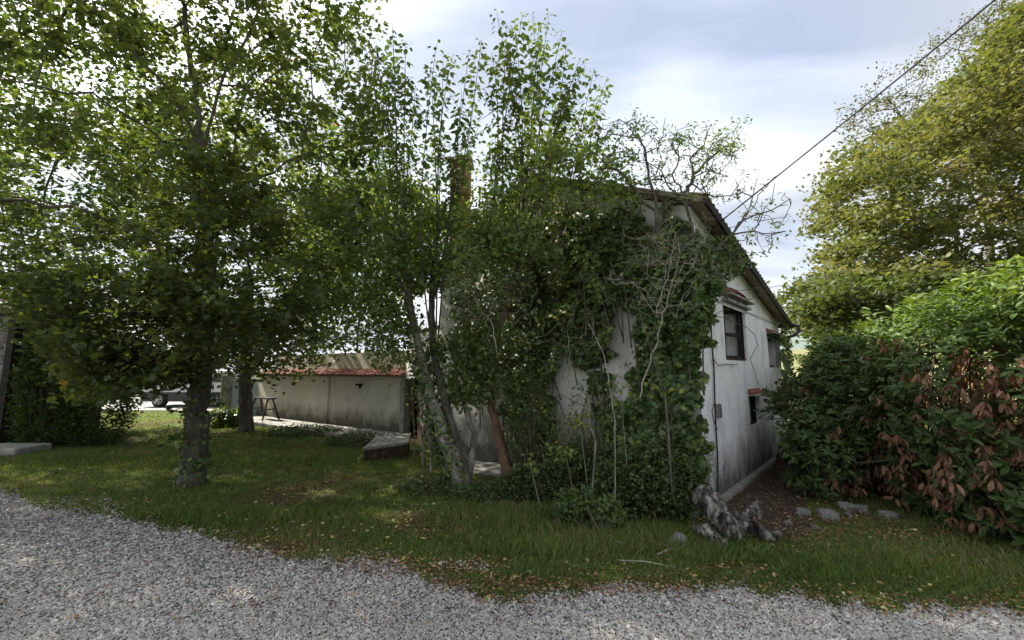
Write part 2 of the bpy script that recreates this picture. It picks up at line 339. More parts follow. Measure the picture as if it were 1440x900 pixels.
def grow(limbs, attract, step=.22, kc=.3, wob=.12, lift=.08, rs=None):
    """limbs: polylines (first is the trunk); attract: twig ends. Every twig end is joined to the closest wood already there"""
    rs = rs or np.random.default_rng(1); pos = []; par = []; cost = []
    for pl in limbs:
        pl = [np.array(p, float) for p in pl]
        if not pos: pos.append(pl[0]); par.append(-1); cost.append(0); j = 0
        else:
            dd = np.linalg.norm(np.array(pos) - pl[0], axis=1); j = int(dd.argmin())
        for a, b in zip(pl[:-1], pl[1:]):
            n = max(1, int(np.linalg.norm(b - a) / step)); ctr = a.copy()
            for i in range(1, n + 1):
                q = a + (b - a) * i / n + (rs.normal(size=3) * step * wob * .8 if i < n else 0)
                cost.append(cost[j] + np.linalg.norm(q - pos[j])); pos.append(q); par.append(j); j = len(pos) - 1
    base = len(pos); PA = np.zeros((60000, 3)); CA = np.zeros(60000); n0 = len(pos); PA[:n0] = pos; CA[:n0] = cost; par = list(par)
    lo = max(3, int(n0 * .08)); 
    dist = np.array([np.linalg.norm(PA[:n0] - a, axis=1).min() for a in attract]); tips = []
    for ai in np.argsort(dist):
        a = attract[ai]; D = np.linalg.norm(PA[lo:n0] - a, axis=1); up = (PA[lo:n0, 2] - a[2])
        sc = D + kc * CA[lo:n0] * .35 + np.maximum(up, 0) * .35; j = int(sc.argmin()) + lo; p = PA[j]; d = np.linalg.norm(a - p)
        m = max(1, int(d / step)); off = rs.normal(size=3) * d * .07
        for i in range(1, m + 1):
            t = i / m; q = p + (a - p) * t + np.array([0, 0, 1]) * math.sin(math.pi * t) * d * lift + off * math.sin(math.pi * t) + (rs.normal(size=3) * step * wob if i < m else 0)
            if n0 >= 59999: break
            PA[n0] = q; CA[n0] = CA[j] + np.linalg.norm(q - PA[j]); par.append(j); j = n0; n0 += 1
        tips.append(j)
    return PA[:n0].copy(), np.array(par), np.array(tips), base
def radii(par, tip=.004, ex=2.35, cap=None):
    n = len(par); s = np.zeros(n); has = np.zeros(n, bool)
    for i in range(n - 1, 0, -1):
        if s[i] == 0: s[i] = tip ** ex
        s[par[i]] += s[i]
    r = s ** (1 / ex)
    if cap: r = np.minimum(r, cap)
    return r
def wood(root, P, par, r, mat, mat2=None, thick=.03, sides=6, name='branches'):
    i = np.arange(1, len(P)); p = par[1:]; r1 = r[1:]; r0 = np.minimum(r[p], r1 * 1.35)
    big = r1 > thick
    if big.any(): frusta('limbs', P[p][big], P[i][big], r0[big], r1[big], mat, root, 9)
    if (~big).any(): frusta(name, P[p][~big], P[i][~big], r0[~big], r1[~big], mat2 or mat, root, sides=4, kind='stuff')
def leafdirs(n, rs, flat=.5, droop=.3, out=None, wout=.6):
    d = rs.normal(size=(n, 3)); d[:, 2] = d[:, 2] * flat - droop
    if out is not None: d += out * wout
    nn = rs.normal(size=(n, 3)) * .55; nn[:, 2] += 1
    return nrm(d), nrm(nn)
def leaves_at(C, per, spread, rs, flat=.55):
    k = np.repeat(np.arange(len(C)), per); o = rs.normal(size=(len(k), 3)) * spread; o[:, 2] *= flat
    return C[k] + o, k
def ell(c, r, n, rs, shell=.0):
    d = nrm(rs.normal(size=(n, 3))); q = rs.random(n) ** (1 / 3); q = shell + (1 - shell) * q
    return np.array(c) + d * q[:, None] * np.array(r)
def blobs(spec, rs):
    return np.concatenate([ell(c, r, n, rs) for c, r, n in spec])
def tints(P, rs, amt=.5, scale=.9, base=.0):
    t = fbm(P[:, 0] / scale + P[:, 2] * .7, P[:, 1] / scale + P[:, 2] * .9)
    return np.clip(base + (t - .25) * 1.6 * amt + rs.random(len(P)) * (1 - amt), 0, .999)
def trunk_skin(root, pts, rad, mat, seed=0, sides=14, name='trunk', flare=1.35):
    P = []; Rr = []; rs = np.random.default_rng(seed)
    for i in range(len(pts) - 1):
        a, b = np.array(pts[i], float), np.array(pts[i + 1], float); n = max(2, int(np.linalg.norm(b - a) / .12))
        for k in range(n):
            t = k / n; P.append(a + (b - a) * t + rs.normal(size=3) * .012); Rr.append((rad[i] * (1 - t) + rad[i + 1] * t) * (1 + .05 * rs.normal()))
    P.append(np.array(pts[-1], float)); Rr.append(rad[-1]); P[0][2] -= .08; Rr[0] *= flare; Rr[1] *= (1 + flare) / 2
    b = MB(); b.tube(P, Rr, sides, .09, seed=seed)
    return b.build(name, mat, root, True)

# ------------------------------------------------------------------ setting: ground, gravel, hills
gm = []; n = 90; rad_ = [0, 1, 2, 3, 4, 5, 6, 8, 10, 13, 17, 22, 30, 45, 70, 110, 180, 300, 600, 1200]
V = [(0, 0, 0)]; F = []
for r_ in rad_[1:]:
    for k in range(n):
        t = 2 * math.pi * k / n; V.append((r_ * math.cos(t), r_ * math.sin(t), 0.0 if r_ < 30 else -.3 * min(1, (r_ - 30) / 60)))
for k in range(n): F.append((0, 1 + k, 1 + (k + 1) % n))
for i in range(len(rad_) - 2):
    for k in range(n):
        a = 1 + i * n + k; b = 1 + i * n + (k + 1) % n; F.append((a, a + n, b + n, b))
mb = MB(); mb.add(V, F); tag(mb.build('ground', M['ground']), kind='structure')

EDGE = [(-700, 600), (-300, 652), (-60, 688), (0, 697), (60, 712), (130, 728), (200, 735), (260, 748), (330, 760), (345, 778), (400, 784), (480, 790), (560, 800), (610, 822), (660, 838), (720, 848), (760, 845), (830, 828), (900, 826), (960, 830), (1040, 830), (1100, 838), (1160, 850), (1240, 858), (1330, 860), (1440, 862), (1700, 876), (2300, 900)]
def edge_y(px): return np.interp(px, [e[0] for e in EDGE], [e[1] for e in EDGE])
xs = np.linspace(-700, 2300, 400); ys = edge_y(xs) + (fbm(xs / 30, xs * 0) - .5) * 22
E = gnd_np(xs, ys); b = MB(); V = []; F = []
for i, e in enumerate(E):
    V += [(e[0], e[1], .006), (e[0] * 1.0, min(e[1] - .4, 1.2), .006), (e[0] * 1.8, -8, .006)]
for i in range(len(E) - 1):
    for k in range(2): F.append((i * 3 + k, i * 3 + k + 1, i * 3 + k + 4, i * 3 + k + 3))
b.add(V, F); tag(b.build('gravel_road', M['gravel_bed']), kind='structure')

# crushed stones
OCT = np.array([(1, 0, 0), (0, 1, 0), (-1, 0, 0), (0, -1, 0), (0, 0, .8), (0, 0, -.8)], float)
OF = np.array([(0, 1, 4), (1, 2, 4), (2, 3, 4), (3, 0, 4), (1, 0, 5), (2, 1, 5), (3, 2, 5), (0, 3, 5)])
rs = np.random.default_rng(11)
px = rs.uniform(-260, 1700, 240000); py = rs.uniform(640, 985, 240000)
ey = edge_y(px) + (fbm(px / 30, px * 0) - .5) * 22
patch = (((px - 645) / 50) ** 2 + ((py - 797) / 9) ** 2 < fbm(px / 12, py / 6) * 1.5) | (((px - 60) / 120) ** 2 + ((py - 712) / 14) ** 2 < 1)
ok = (py > ey - 3 + rs.normal(size=len(px)) * 6) | (patch & (rs.random(len(px)) < .4)); px, py = px[ok], py[ok]
G = gnd_np(px, py); n = len(G); G[:, 2] = .008 + rs.random(n) * .006
s = rs.gamma(3, .0015, n) + .003; s = np.clip(s, .003, .015) * np.interp(G[:, 1], [2, 5], [1, 1.5])
J = OCT[None] * (1 + (rs.random((n, 6, 3)) - .5) * .7); sc3 = np.stack([rs.uniform(.8, 1.4, n), rs.uniform(.6, 1.1, n), rs.uniform(.5, .9, n)], 1)
J = J * sc3[:, None] * s[:, None, None]; th = rs.uniform(0, 6.28, n); tl = rs.uniform(-.6, .6, n)
c, si = np.cos(th)[:, None], np.sin(th)[:, None]; x = J[..., 0] * c - J[..., 1] * si; y = J[..., 0] * si + J[..., 1] * c
z = J[..., 2] + x * np.sin(tl)[:, None]
V = np.stack([x, y, z], -1) + G[:, None]
tt = np.clip(rs.beta(2.4, 2.2, n) + (fbm(G[:, 0] * .8, G[:, 1] * 1.4) - .5) * .45 + (rs.random(n) < .025) * .5, 0, 1)
o = link('gravel', np_mesh('gravel', V.reshape(-1, 3), (OF[None] + (np.arange(n) * 6)[:, None, None]).reshape(-1, 3), np.repeat(tt, 6)), None, [M['pebble']])
tag(o, 'loose grey crushed limestone covering the road in the foreground', 'gravel', kind='stuff')

# far hill and sunlit field beyond the house on the right
M['hill'] = rough_mat('far wooded hill with painted haze', [(.3, (.10, .135, .13)), (.7, (.17, .20, .17))], .05, 1, 0, detail=8)  # grey blue of distance haze painted into the hill colour, no air volume
M['field'] = rough_mat('dry sunlit field', [(.3, (.09, .11, .04)), (.55, (.19, .18, .075)), (.7, (.25, .22, .11))], .15, 1, .2, detail=8)
V = []; F = []; nx, ny = 60, 14
for j in range(ny):
    for i in range(nx):
        X = -150 + 900 * i / (nx - 1); Y = 110 + 520 * j / (ny - 1); k = j / (ny - 1)
        V.append((X, Y, -1.2 + k ** 1.3 * (52 + 22 * float(fbm(np.array([X / 130]), np.array([3.3]))[0])) * (.35 + .65 * min(1, max(0, (X + 60) / 220)))))
for j in range(ny - 1):
    for i in range(nx - 1): a = j * nx + i; F.append((a, a + 1, a + nx + 1, a + nx))
b = MB(); b.add(V, F); tag(b.build('hill', M['hill'], smooth=True), kind='structure')
b = MB(); V = []; F = []
for j in range(8):
    for i in range(20):
        Y = 24 + 90 * j / 7; X = 8 + i * 6 * (1 + j * .15); V.append((X, Y, .03 - .6 * math.sin(j / 7 * 3.14) * 0 + (j / 7) ** 1.4 * 7.5))
for j in range(7):
    for i in range(19): a = j * 20 + i; F.append((a, a + 1, a + 21, a + 20))
b.add(V, F); tag(b.build('field', M['field'], smooth=True), kind='structure')
# road at the back left
b = MB(); p0 = gnd(60, 568); 
b.add([(-34, 18.6, .03), (-9.5, 17.6, .03), (-9.5, 26, .03), (-44, 27, .03)], [(0, 1, 2, 3)]); tag(b.build('road', M['concrete']), kind='structure')

# ------------------------------------------------------------------ house
C0 = gnd(994, 716)[:2]; U = np.array([.675, .738]); W_ = np.array([-.738, .675]); LEN = 5.25; WID = 5.39; ZA = 3.9; ZB = 2.8; ZR = 1.2
def H(s, t, z):
    return (C0[0] + U[0] * s + W_[0] * t, C0[1] + U[1] * s + W_[1] * t, z)
def roofz(s, t): return ZA + (ZB - ZA) * s / LEN + ZR * (1 - abs(t - WID / 2) / (WID / 2))
house = empty('farmhouse', H(0, 0, 0), 'old pale farmhouse with low tiled roof, half buried in ivy and shrubs', 'house')
def wall_panel(name, T, L_, openings, topz, mat, zb, thick=.38):
    """T(a, depth, z); openings (a0,a1,z0,z1); topz function of a"""
    A = sorted({0, L_, *[o[0] for o in openings], *[o[1] for o in openings], L_ / 2}); Z = sorted({-.3, zb, *[o[2] for o in openings], *[o[3] for o in openings]})
    b = MB()
    hole = lambda a, z: any(o[0] < a < o[1] and o[2] < z < o[3] for o in openings)
    for i in range(len(A) - 1):
        for k in range(len(Z) - 1):
            if hole((A[i] + A[i + 1]) / 2, (Z[k] + Z[k + 1]) / 2): continue
            for d in (0, thick): b.add([T(A[i], d, Z[k]), T(A[i + 1], d, Z[k]), T(A[i + 1], d, Z[k + 1]), T(A[i], d, Z[k + 1])], [(0, 1, 2, 3)])
        for d in (0, thick): b.add([T(A[i], d, zb), T(A[i + 1], d, zb), T(A[i + 1], d, topz(A[i + 1])), T(A[i], d, topz(A[i]))], [(0, 1, 2, 3)])
    for a0, a1, z0, z1 in openings:
        q = [(a0, z0), (a1, z0), (a1, z1), (a0, z1)]
        for i in range(4):
            (a, z), (c, w) = q[i], q[(i + 1) % 4]; b.add([T(a, 0, z), T(c, 0, w), T(c, thick, w), T(a, thick, z)], [(0, 1, 2, 3)])
    return b.build(name, mat, house)
def side_s(px, py):
    a = (px - 720) / FPX; b_ = (450 - py) / FPX; d = np.array([a, cp - b_ * sp, sp + b_ * cp]); nn = np.array([-W_[0], -W_[1], 0])
    p = d * (np.dot(np.array([C0[0], C0[1], -CAMH]), nn) / np.dot(d, nn)); return float(np.dot(p[:2] - C0, U)), float(p[2] + CAMH)
(wa, wz1), (wb, wz0) = side_s(1016, 424), side_s(1052, 508); (wc, wy1), (wd_, wy0) = side_s(1079, 474), side_s(1099, 517)
(we, wx1), (wf, wx0) = side_s(1053, 558), side_s(1068, 595)
WIN = [(wa, wb, wz0, wz1), (wc, wd_, wy0, wy1), (we, wf, wx0, wx1)]; print('WIN', WIN)
side = wall_panel('side_wall', lambda a, d, z: H(a, d, z), LEN, WIN, lambda a: roofz(a, 0), M['wall'], 2.7)
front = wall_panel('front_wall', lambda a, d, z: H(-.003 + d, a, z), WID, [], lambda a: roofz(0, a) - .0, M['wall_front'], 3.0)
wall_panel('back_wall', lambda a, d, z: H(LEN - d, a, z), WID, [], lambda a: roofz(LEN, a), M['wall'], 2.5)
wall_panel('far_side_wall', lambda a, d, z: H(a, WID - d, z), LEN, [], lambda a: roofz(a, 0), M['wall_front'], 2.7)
# roof slabs
for t0, t1 in ((-.22, WID / 2), (WID / 2, WID + .2)):
    poly = [H(-.16, t0, roofz(-.16, t0) + .03), H(LEN + .25, t0, roofz(LEN + .25, t0) + .03), H(LEN + .25, t1, roofz(LEN + .25, t1) + .03), H(-.16, t1, roofz(-.16, t1) + .03)]
    b = MB(); b.prism(poly, (0, 0, .07)); b.build('roof_slab', M['tile_old'], house)
# dark barge board along the side verge
b = MB(); b.prism([H(-.18, -.26, roofz(-.18, -.2) - .02), H(LEN + .27, -.26, roofz(LEN + .27, -.2) - .02), H(LEN + .27, -.26, roofz(LEN + .27, -.2) + .11), H(-.18, -.26, roofz(-.18, -.2) + .11)], (W_[0] * .035, W_[1] * .035, 0)); b.build('barge_board', M['wood_dark'], house)
# rafters' ends under the verge
# barrel tiles along front verge, side verge and ridge: one mesh shared by all
def tile_mesh(L_=.38, r0=.085, r1=.068):
    V = []; F = []; S = 6
    for j, (y, r_) in enumerate(((0, r0), (L_, r1))):
        for th_ in (0, .012):
            for k in range(S + 1):
                a = math.pi * k / S; V.append(((r_ - th_) * math.cos(a), y, (r_ - th_) * math.sin(a) * .8))
    n_ = S + 1
    for k in range(S):
        F += [(k, k + 1, 2 * n_ + k + 1, 2 * n_ + k), (n_ + k, 3 * n_ + k, 3 * n_ + k + 1, n_ + k + 1), (k, n_ + k, n_ + k + 1, k + 1), (2 * n_ + k, 2 * n_ + k + 1, 3 * n_ + k + 1, 3 * n_ + k)]
    me = bpy.data.meshes.new('tile'); me.from_pydata(V, [], F); me.materials.append(M['tile_old']); return me
TM = tile_mesh(); TMR = TM.copy(); TMR.materials.clear(); TMR.materials.append(M['tile'])
def place(name, me, parent, p, xd, yd, s=1.0):
    xd, yd = Vector(xd).normalized(), Vector(yd).normalized(); zd = xd.cross(yd).normalized(); xd = yd.cross(zd)
    m = Matrix.Identity(4)
    for r_ in range(3): m[r_][0], m[r_][1], m[r_][2], m[r_][3] = xd[r_] * s, yd[r_] * s, zd[r_] * s, p[r_]
    o = bpy.data.objects.new(name, me); COL.objects.link(o); o.parent = parent
    o.matrix_basis = (Matrix.Translation(Vector(parent.location)) @ parent_rot(parent)).inverted() @ m; return o
def d3(a, b): return tuple(np.array(b) - np.array(a))
k = 0; t = -.26
while t < WID:
    sgn = 1 if t < WID / 2 else -1
    if sgn == 1:   # tiles lie down the slope: mouth at the low end
        a = H(-.10, t, roofz(-.1, t) + .10 + .012 * (k % 2)); c = H(-.10, t + .3, roofz(-.1, t + .3) + .10)
    else:
        a = H(-.10, t + .38, roofz(-.1, t + .38) + .10 + .012 * (k % 2)); c = H(-.10, t, roofz(-.1, t) + .10)
    place('tile', TM, house, a, d3(H(0, 0, 0), H(-sgn, random.uniform(-.04, .04), 0)), d3(a, c)); t += .31; k += 1
s_ = -.1; k = 0
while s_ < LEN:
    z = roofz(s_, -.2); a = H(s_, -.24, z + .10 + random.uniform(0, .012)); c = H(s_, .1, roofz(s_, .1) + .11)
    place('tile', TM, house, a, d3(H(0, 0, 0), H(1, random.uniform(-.04, .04), (ZB - ZA) / LEN)), d3(a, c), .7); s_ += .14; k += 1
s_ = -.2
while s_ < LEN + .1:
    a = H(s_, WID / 2, roofz(s_, WID / 2) + .10); c = H(s_ + .3, WID / 2, roofz(s_ + .3, WID / 2) + .115); place('tile', TM, house, a, (W_[0], W_[1], 0), d3(a, c), 1.3); s_ += .33
# rest of the covering: rows of tiles in one part
V0 = np.array([v.co for v in TM.vertices]); F0 = [tuple(p.vertices) for p in TM.polygons]; b = MB()
for sgn in (1, -1):
    s_ = .1
    while s_ < LEN + .1:
        t = -.2 + .34
        while t < WID / 2:
            tt_ = t if sgn == 1 else WID - t; z = roofz(s_, tt_) + .10
            yd = np.array([W_[0] * sgn, W_[1] * sgn, ZR / (WID / 2)]); yd /= np.linalg.norm(yd); xd = np.array([U[0], U[1], (ZB - ZA) / LEN]) * sgn; xd /= np.linalg.norm(xd); zd = np.cross(xd, yd)
            p = np.array(H(s_, tt_, z)); b.add(p + V0[:, 0:1] * xd + V0[:, 1:2] * yd + V0[:, 2:3] * zd, F0); t += .34
        s_ += .2
o = b.build('roof_tiles', M['tile_old'], house); o['kind'] = 'stuff'
# gutter at the back eave, with its swan neck
b = MB(); gz = ZB - .08; ge = LEN + .30
b.tube([H(ge, -.30, gz), H(ge, WID, gz)], .055, 8)
b.tube([H(ge, -.27, gz - .02), H(ge + .01, -.36, gz - .02), H(ge, -.37, gz - .14), H(ge - .1, -.28, gz - .24), H(ge - .2, -.1, gz - .3)], .035, 7); b.build('gutter', M['metal_dark'], house)
# windows
def side_box(b, s0, s1, t0, t1, z0, z1): return b.box(s0, s1, t0, t1, z0, z1, T=H)
for wi, (a0, a1, z0, z1) in enumerate(WIN):
    b = MB(); f = .035
    side_box(b, a0 + .004, a0 + f, .04, .12, z0 + .004, z1 - .004); side_box(b, a1 - f, a1 - .004, .04, .12, z0 + .004, z1 - .004)
    side_box(b, a0 + f, a1 - f, .043, .117, z1 - f, z1 - .004); side_box(b, a0 + f, a1 - f, .043, .117, z0 + .004, z0 + f); w = b.build('window', M['wood_dark'], house)
    if wi < 2:
        mid = (a0 + a1) / 2; wd = (a1 - a0) / 2 - .05
        def leafT(hs, sg, ang):
            ca, sa = math.cos(ang), math.sin(ang)
            return lambda x, y, z: H(hs + sg * x * ca, .09 + x * sa + y, z)
        for hs, sg, ang in ((a0 + .03, 1, R(35)), (a1 - .03, -1, R(12))):
            T = leafT(hs, sg, ang); b = MB()
            b.box(0, .06, -.02, .02, z0 + .03, z1 - .03, T); b.box(wd - .06, wd, -.02, .02, z0 + .03, z1 - .03, T)
            for zz_ in (z0 + .03, (z0 + z1) / 2 - .03, z1 - .09): b.box(.06, wd - .06, -.018, .018, zz_, zz_ + .06, T)
            b.build('casement', M['wood_dark'], w)
            for za, zb2 in ((z0 + .09, (z0 + z1) / 2 - .03), ((z0 + z1) / 2 + .03, z1 - .09)):
                if hs < mid or za > z0 + .2 or wi == 0: continue
                b = MB(); b.box(.06, wd - .06, -.004, .004, za, zb2, T); b.build('pane', M['glass'], w)
        b = MB(); side_box(b, a0 + .35, a1 - .25, .40, .42, z0 + .1, z0 + .62); b.build('board', M['metal_grey'], w)
    # concrete hood and little tile canopy above
    if wi == 0:
        b = MB(); side_box(b, a0 - .05, a1 + .12, -.09, .0, z1 + .005, z1 + .05); b.build('lintel', M['concrete'], house)
    if wi == 1:
        b = MB(); side_box(b, a0 - .05, a1 + .1, -.12, .0, z1 + .005, z1 + .05); b.build('lintel', M['wood_dark'], house)
    zc = {0: z1 + .13, 1: z1 + .10, 2: z1 + .05}[wi]; s_ = a0 - .03
    b = MB(); side_box(b, a0 - .06, a1 + .1, -.15, 0, zc - .03, zc - .006); b.build('canopy_bed', M['mortar'], house)
    while s_ < a1 + .1:
        ar = (.09 * math.sin(math.pi * (s_ - a0 + .03) / (a1 - a0 + .13)) if wi == 0 else 0)
        a = H(s_, -.08, ar + zc - .03 + random.uniform(-.012, .012)); c = H(s_ + random.uniform(-.01, .01), 0, ar + zc + .045); place('tile', TMR, house, a, (U[0], U[1], 0), d3(a, c), .5); s_ += .092
# electric cable down the wall and meter box
def on_side(px, py, off):        # side wall point under a photograph pixel
    a = (px - 720) / FPX; b_ = (450 - py) / FPX; d = np.array([a, cp - b_ * sp, sp + b_ * cp]); nn = np.array([-W_[0], -W_[1], 0])
    k = np.dot(np.array([C0[0], C0[1], 0]) - np.array([0, 0, CAMH]) + nn * off, nn) / np.dot(d, nn); return np.array([0, 0, CAMH]) + d * k
b = MB(); b.tube([on_side(999, 372, .03), on_side(999, 440, .025), on_side(1001, 480, .03), on_side(1004, 520, .025), on_side(1006, 590, .03), on_side(1009, 640, .025), on_side(1010, 700, .03)], .011, 6); b.build('wall_cable', M['cable'], house)
b = MB(); b.tube([on_side(1004, 505, .03), on_side(1010, 514, .03), on_side(1020, 512, .03), on_side(1036, 513, .03)], .006, 5); b.build('loose_wire', M['cable'], house); b = MB(); b.tube([on_side(1006, 562, .03), on_side(1001, 578, .05), on_side(1004, 594, .04), on_side(1009, 604, .03)], .006, 5); b.build('loose_wire', M['cable'], house)
a, c = on_side(1007, 588, 0), on_side(1018, 566, 0); s0 = float(np.dot(a[:2] - C0, U)); s1 = float(np.dot(c[:2] - C0, U))
b = MB(); s1 = s0 + .10; side_box(b, s0, s1, -.05, -.002, a[2], c[2]); mbx = b.build('meter_box', M['metal_grey'], house)
b = MB(); side_box(b, s0 + .015, s1 - .015, -.058, -.051, a[2] + .015, c[2] - .015); b.build('lid', M['metal_grey'], mbx)
a = on_side(999, 450, 0); s0 = float(np.dot(a[:2] - C0, U)); b = MB(); side_box(b, s0 - .04, s0 + .24, -.05, -.002, a[2] - .02, a[2] + .02); b.build('cable_bracket', M['metal_dark'], house)
# apron/plinth ledge
b = MB(); side_box(b, -.05, LEN, -.10, -.003, -.05, .05); b.build('plinth', M['concrete'], house)
# short white pipe poking out below the roof by the corner
pa = np.array(H(-.02, .35, 3.45)); b = MB(); b.tube([pa, pa - np.array([U[0] * .3, U[1] * .3, .05])], .035, 8); b.build('pipe', flat_mat('white pipe', (.5, .5, .48)), house)
# chimney with separate bricks
cy = np.array(H(1.2, 4.6, 0)); cc = at(648, 260, cy[1]); chx = cc[0]
chim = MB(); cb0, cb1 = 3.9, at(648, 232, cy[1])[2]; chw = .22
chim.box(chx - chw + .012, chx + chw - .012, cy[1] - chw + .012, cy[1] + chw - .012, cb0, cb1); ch = chim.build('chimney', M['mortar'], house)
bm_ = MB(); bm_.box(0, .205, 0, .09, 0, .058); bme = bpy.data.meshes.new('brick'); bme.from_pydata(bm_.v, [], bm_.f); bme.materials.append(M['brick'])
z = cb0; row = 0
while z < cb1 - .06:
    for sd in range(2):
        x0 = -chw + (0 if row % 2 else -.0); xx_ = 0
        for q in range(2):
            o = bpy.data.objects.new('brick', bme); COL.objects.link(o); o.parent = ch; o.matrix_parent_inverse = Matrix.Translation(Vector(house.location)).inverted() if False else Matrix.Identity(4)
            hl = Vector(house.location)
            # chimney object sits at house origin with inverse parent, so its space is world space
            if sd == 0: o.location = (chx - chw + q * .222 + (.0 if row % 2 else .012), cy[1] - chw - .004 * (q + row % 2), z)
            else: o.location = (chx + chw - .09 + .004 * q + .002, cy[1] - chw + .09 + q * .17, z); o.rotation_euler = (0, 0, 0); 
            if sd == 1: o.scale = (.44, 1.75, 1)
    z += .068; row += 1
cap = MB(); cap.box(chx - .29, chx + .29, cy[1] - .29, cy[1] + .29, cb1, cb1 + .06); cap.build('chimney_cap', M['tile_old'], ch)

# ------------------------------------------------------------------ annexe with low tiled coping
A0 = gnd(562, 614)[:2]; A1 = np.array(gnd(360, 588)[:2]); Ad = (A1 - A0) / np.linalg.norm(A1 - A0); AL = float(np.linalg.norm(A1 - A0)); An = np.array([-Ad[1], Ad[0]]); An = An if An[1] < 0 else -An
def AX(a, d, z): return (A0[0] + Ad[0] * a + An[0] * d, A0[1] + Ad[1] * a + An[1] * d, z)     # d towards the camera
ann = empty('annexe', AX(0, 0, 0), 'low cream plastered annexe with red tile coping behind the trees', 'outbuilding')
b = MB(); b.box(0, AL, -.3, 0, -.1, 1.52, AX); b.build('wall', M['wall_annexe'], ann)
b = MB(); b.box(-.4, AL - .3, -.78, -.42, -.1, 2.25, AX); b.build('upper_wall', M['wall_annexe'], ann)
b = MB(); b.prism([AX(-.1, .16, 1.52), AX(AL + .1, .16, 1.52), AX(AL + .1, -.42, 1.68), AX(-.1, -.42, 1.68)], (0, 0, .04)); b.build('coping', M['mortar'], ann)
b = MB(); a_ = -.1
while a_ < AL + .1:
    for q in range(2):
        p = np.array(AX(a_, .24 - q * .3, 1.545 + q * .08 + random.uniform(0, .01))); yd = np.array([-An[0], -An[1], .27]); yd /= np.linalg.norm(yd); xd = np.array([Ad[0], Ad[1], 0]); zd = -np.cross(xd, yd) ; zd = zd if zd[2] > 0 else -zd
        b.add(p + V0[:, 0:1] * xd * .75 + V0[:, 1:2] * yd + V0[:, 2:3] * zd * .75, F0)
    a_ += .135
o = b.build('coping_tiles', M['tile'], ann); o['kind'] = 'stuff'
b = MB(); b.box(AL * .42, AL * .42 + .10, 0.002, .05, .1, 1.5, AX); b.build('drain_stain_pilaster', M['wall_annexe'], ann)
b = MB(); b.box(1.6, 1.75, .002, .14, 1.28, 1.33, AX); b.box(1.66, 1.71, .002, .05, 1.2, 1.28, AX); b.build('bracket', M['wood_dark'], ann)
# grey door jamb at the right end
b = MB(); b.box(-.16, -.003, -.2, .03, -.25, 1.46, AX); b.build('jamb', M['concrete'], ann)
# entry wall with the dark doorway and red-brown door, joins house and annexe
E0 = np.array(AX(-.17, 0, 0)[:2]); E1 = np.array(H(0, WID + .01, 0)[:2]); Ed = (E1 - E0) / np.linalg.norm(E1 - E0); EL = float(np.linalg.norm(E1 - E0)); En = np.array([-Ed[1], Ed[0]]); En = En if En[1] < 0 else -En
def EX(a, d, z): return (E0[0] + Ed[0] * a + En[0] * d, E0[1] + Ed[1] * a + En[1] * d, z)
en = empty('entry_porch', EX(0, 0, 0), 'narrow dark doorway with red brown door between annexe and farmhouse', 'doorway')
da, db = .05, 1.15
b = MB(); b.box(db, EL - .01, -.3, 0, -.1, 2.6, EX); b.box(0, db, -.3, 0, 1.50, 2.6, EX); b.build('wall', M['wall_front'], en)
b = MB(); b.box(da - .2, EL, -2.6, -2.5, -.1, 2.6, EX); b.box(da - .25, da - .2, -2.5, -.3, -.1, 2.6, EX); b.box(-.25, EL, -2.6, 0, 2.602, 2.7, EX); b.build('room', M['wood_dark'], en)
ca, sa = math.cos(R(10)), math.sin(R(10))
DT = lambda x, y, z: EX(db - x * ca, -.06 - x * sa + y, z)
d_ = MB(); d_.box(0, .62, -.025, .0, -.05, 1.48, DT); dr = d_.build('door', M['wood_red'], en)
for q in range(4):
    b = MB(); b.box(q * .155 + .006, q * .155 + .149, 0.001, .02, -.04, 1.46, DT); b.build('plank', M['wood_red'], dr)
b = MB(); b.box(.1, .16, .022, .07, .7, .78, DT); b.build('handle', M['metal_dark'], dr)
# terrace slab in front of the annexe
b = MB(); b.box(-.1, AL + .2, .004, 1.05, -.1, .11, AX); tag(b.build('terrace', M['concrete'], bevel=.01), kind='structure')
# concrete stair cheek beside the doorway
p0 = gnd(512, 648); p1 = np.array(AX(-.1, .5, 0))
q_ = [gnd(512, 650), gnd(572, 643), gnd(576, 632), gnd(530, 634)]
cheek = empty('low_wall', p0, 'low dark block with pale sloping concrete top beside the doorway', 'low wall')
st = MB(); st.add([tuple(p) for p in q_] + [tuple(p + (0, 0, h)) for p, h in zip(q_, (.22, .24, .30, .27))], [(0, 1, 2, 3), (4, 5, 6, 7), (0, 1, 5, 4), (1, 2, 6, 5), (2, 3, 7, 6), (3, 0, 4, 7)]); st.build('wall_base', M['soil'], cheek)
cq = sum(q_) / 4; e_ = [cq + (p - cq) * 1.05 for p in q_]
st = MB(); st.add([tuple(p + (0, 0, h + .003)) for p, h in zip(e_, (.22, .24, .30, .27))] + [tuple(p + (0, 0, h + .045)) for p, h in zip(e_, (.22, .24, .30, .27))], [(0, 1, 2, 3), (4, 5, 6, 7), (0, 1, 5, 4), (1, 2, 6, 5), (2, 3, 7, 6), (3, 0, 4, 7)])
st.build('coping', M['stone'], cheek)
st = MB(); q0 = gnd(640, 668); q1 = gnd(705, 676)
# pale stone slab by the trunks
slab = MB(); pl = [gnd(655, 668), gnd(712, 672), gnd(705, 655), gnd(668, 652)]; slab.prism([p + (0, 0, .0) for p in pl], (0, 0, .05)); so = slab.build('stone_slab', M['stone'], bevel=.012); tag(so, 'pale flat stone slab lying behind the leaning trunks at the wall foot', 'slab')

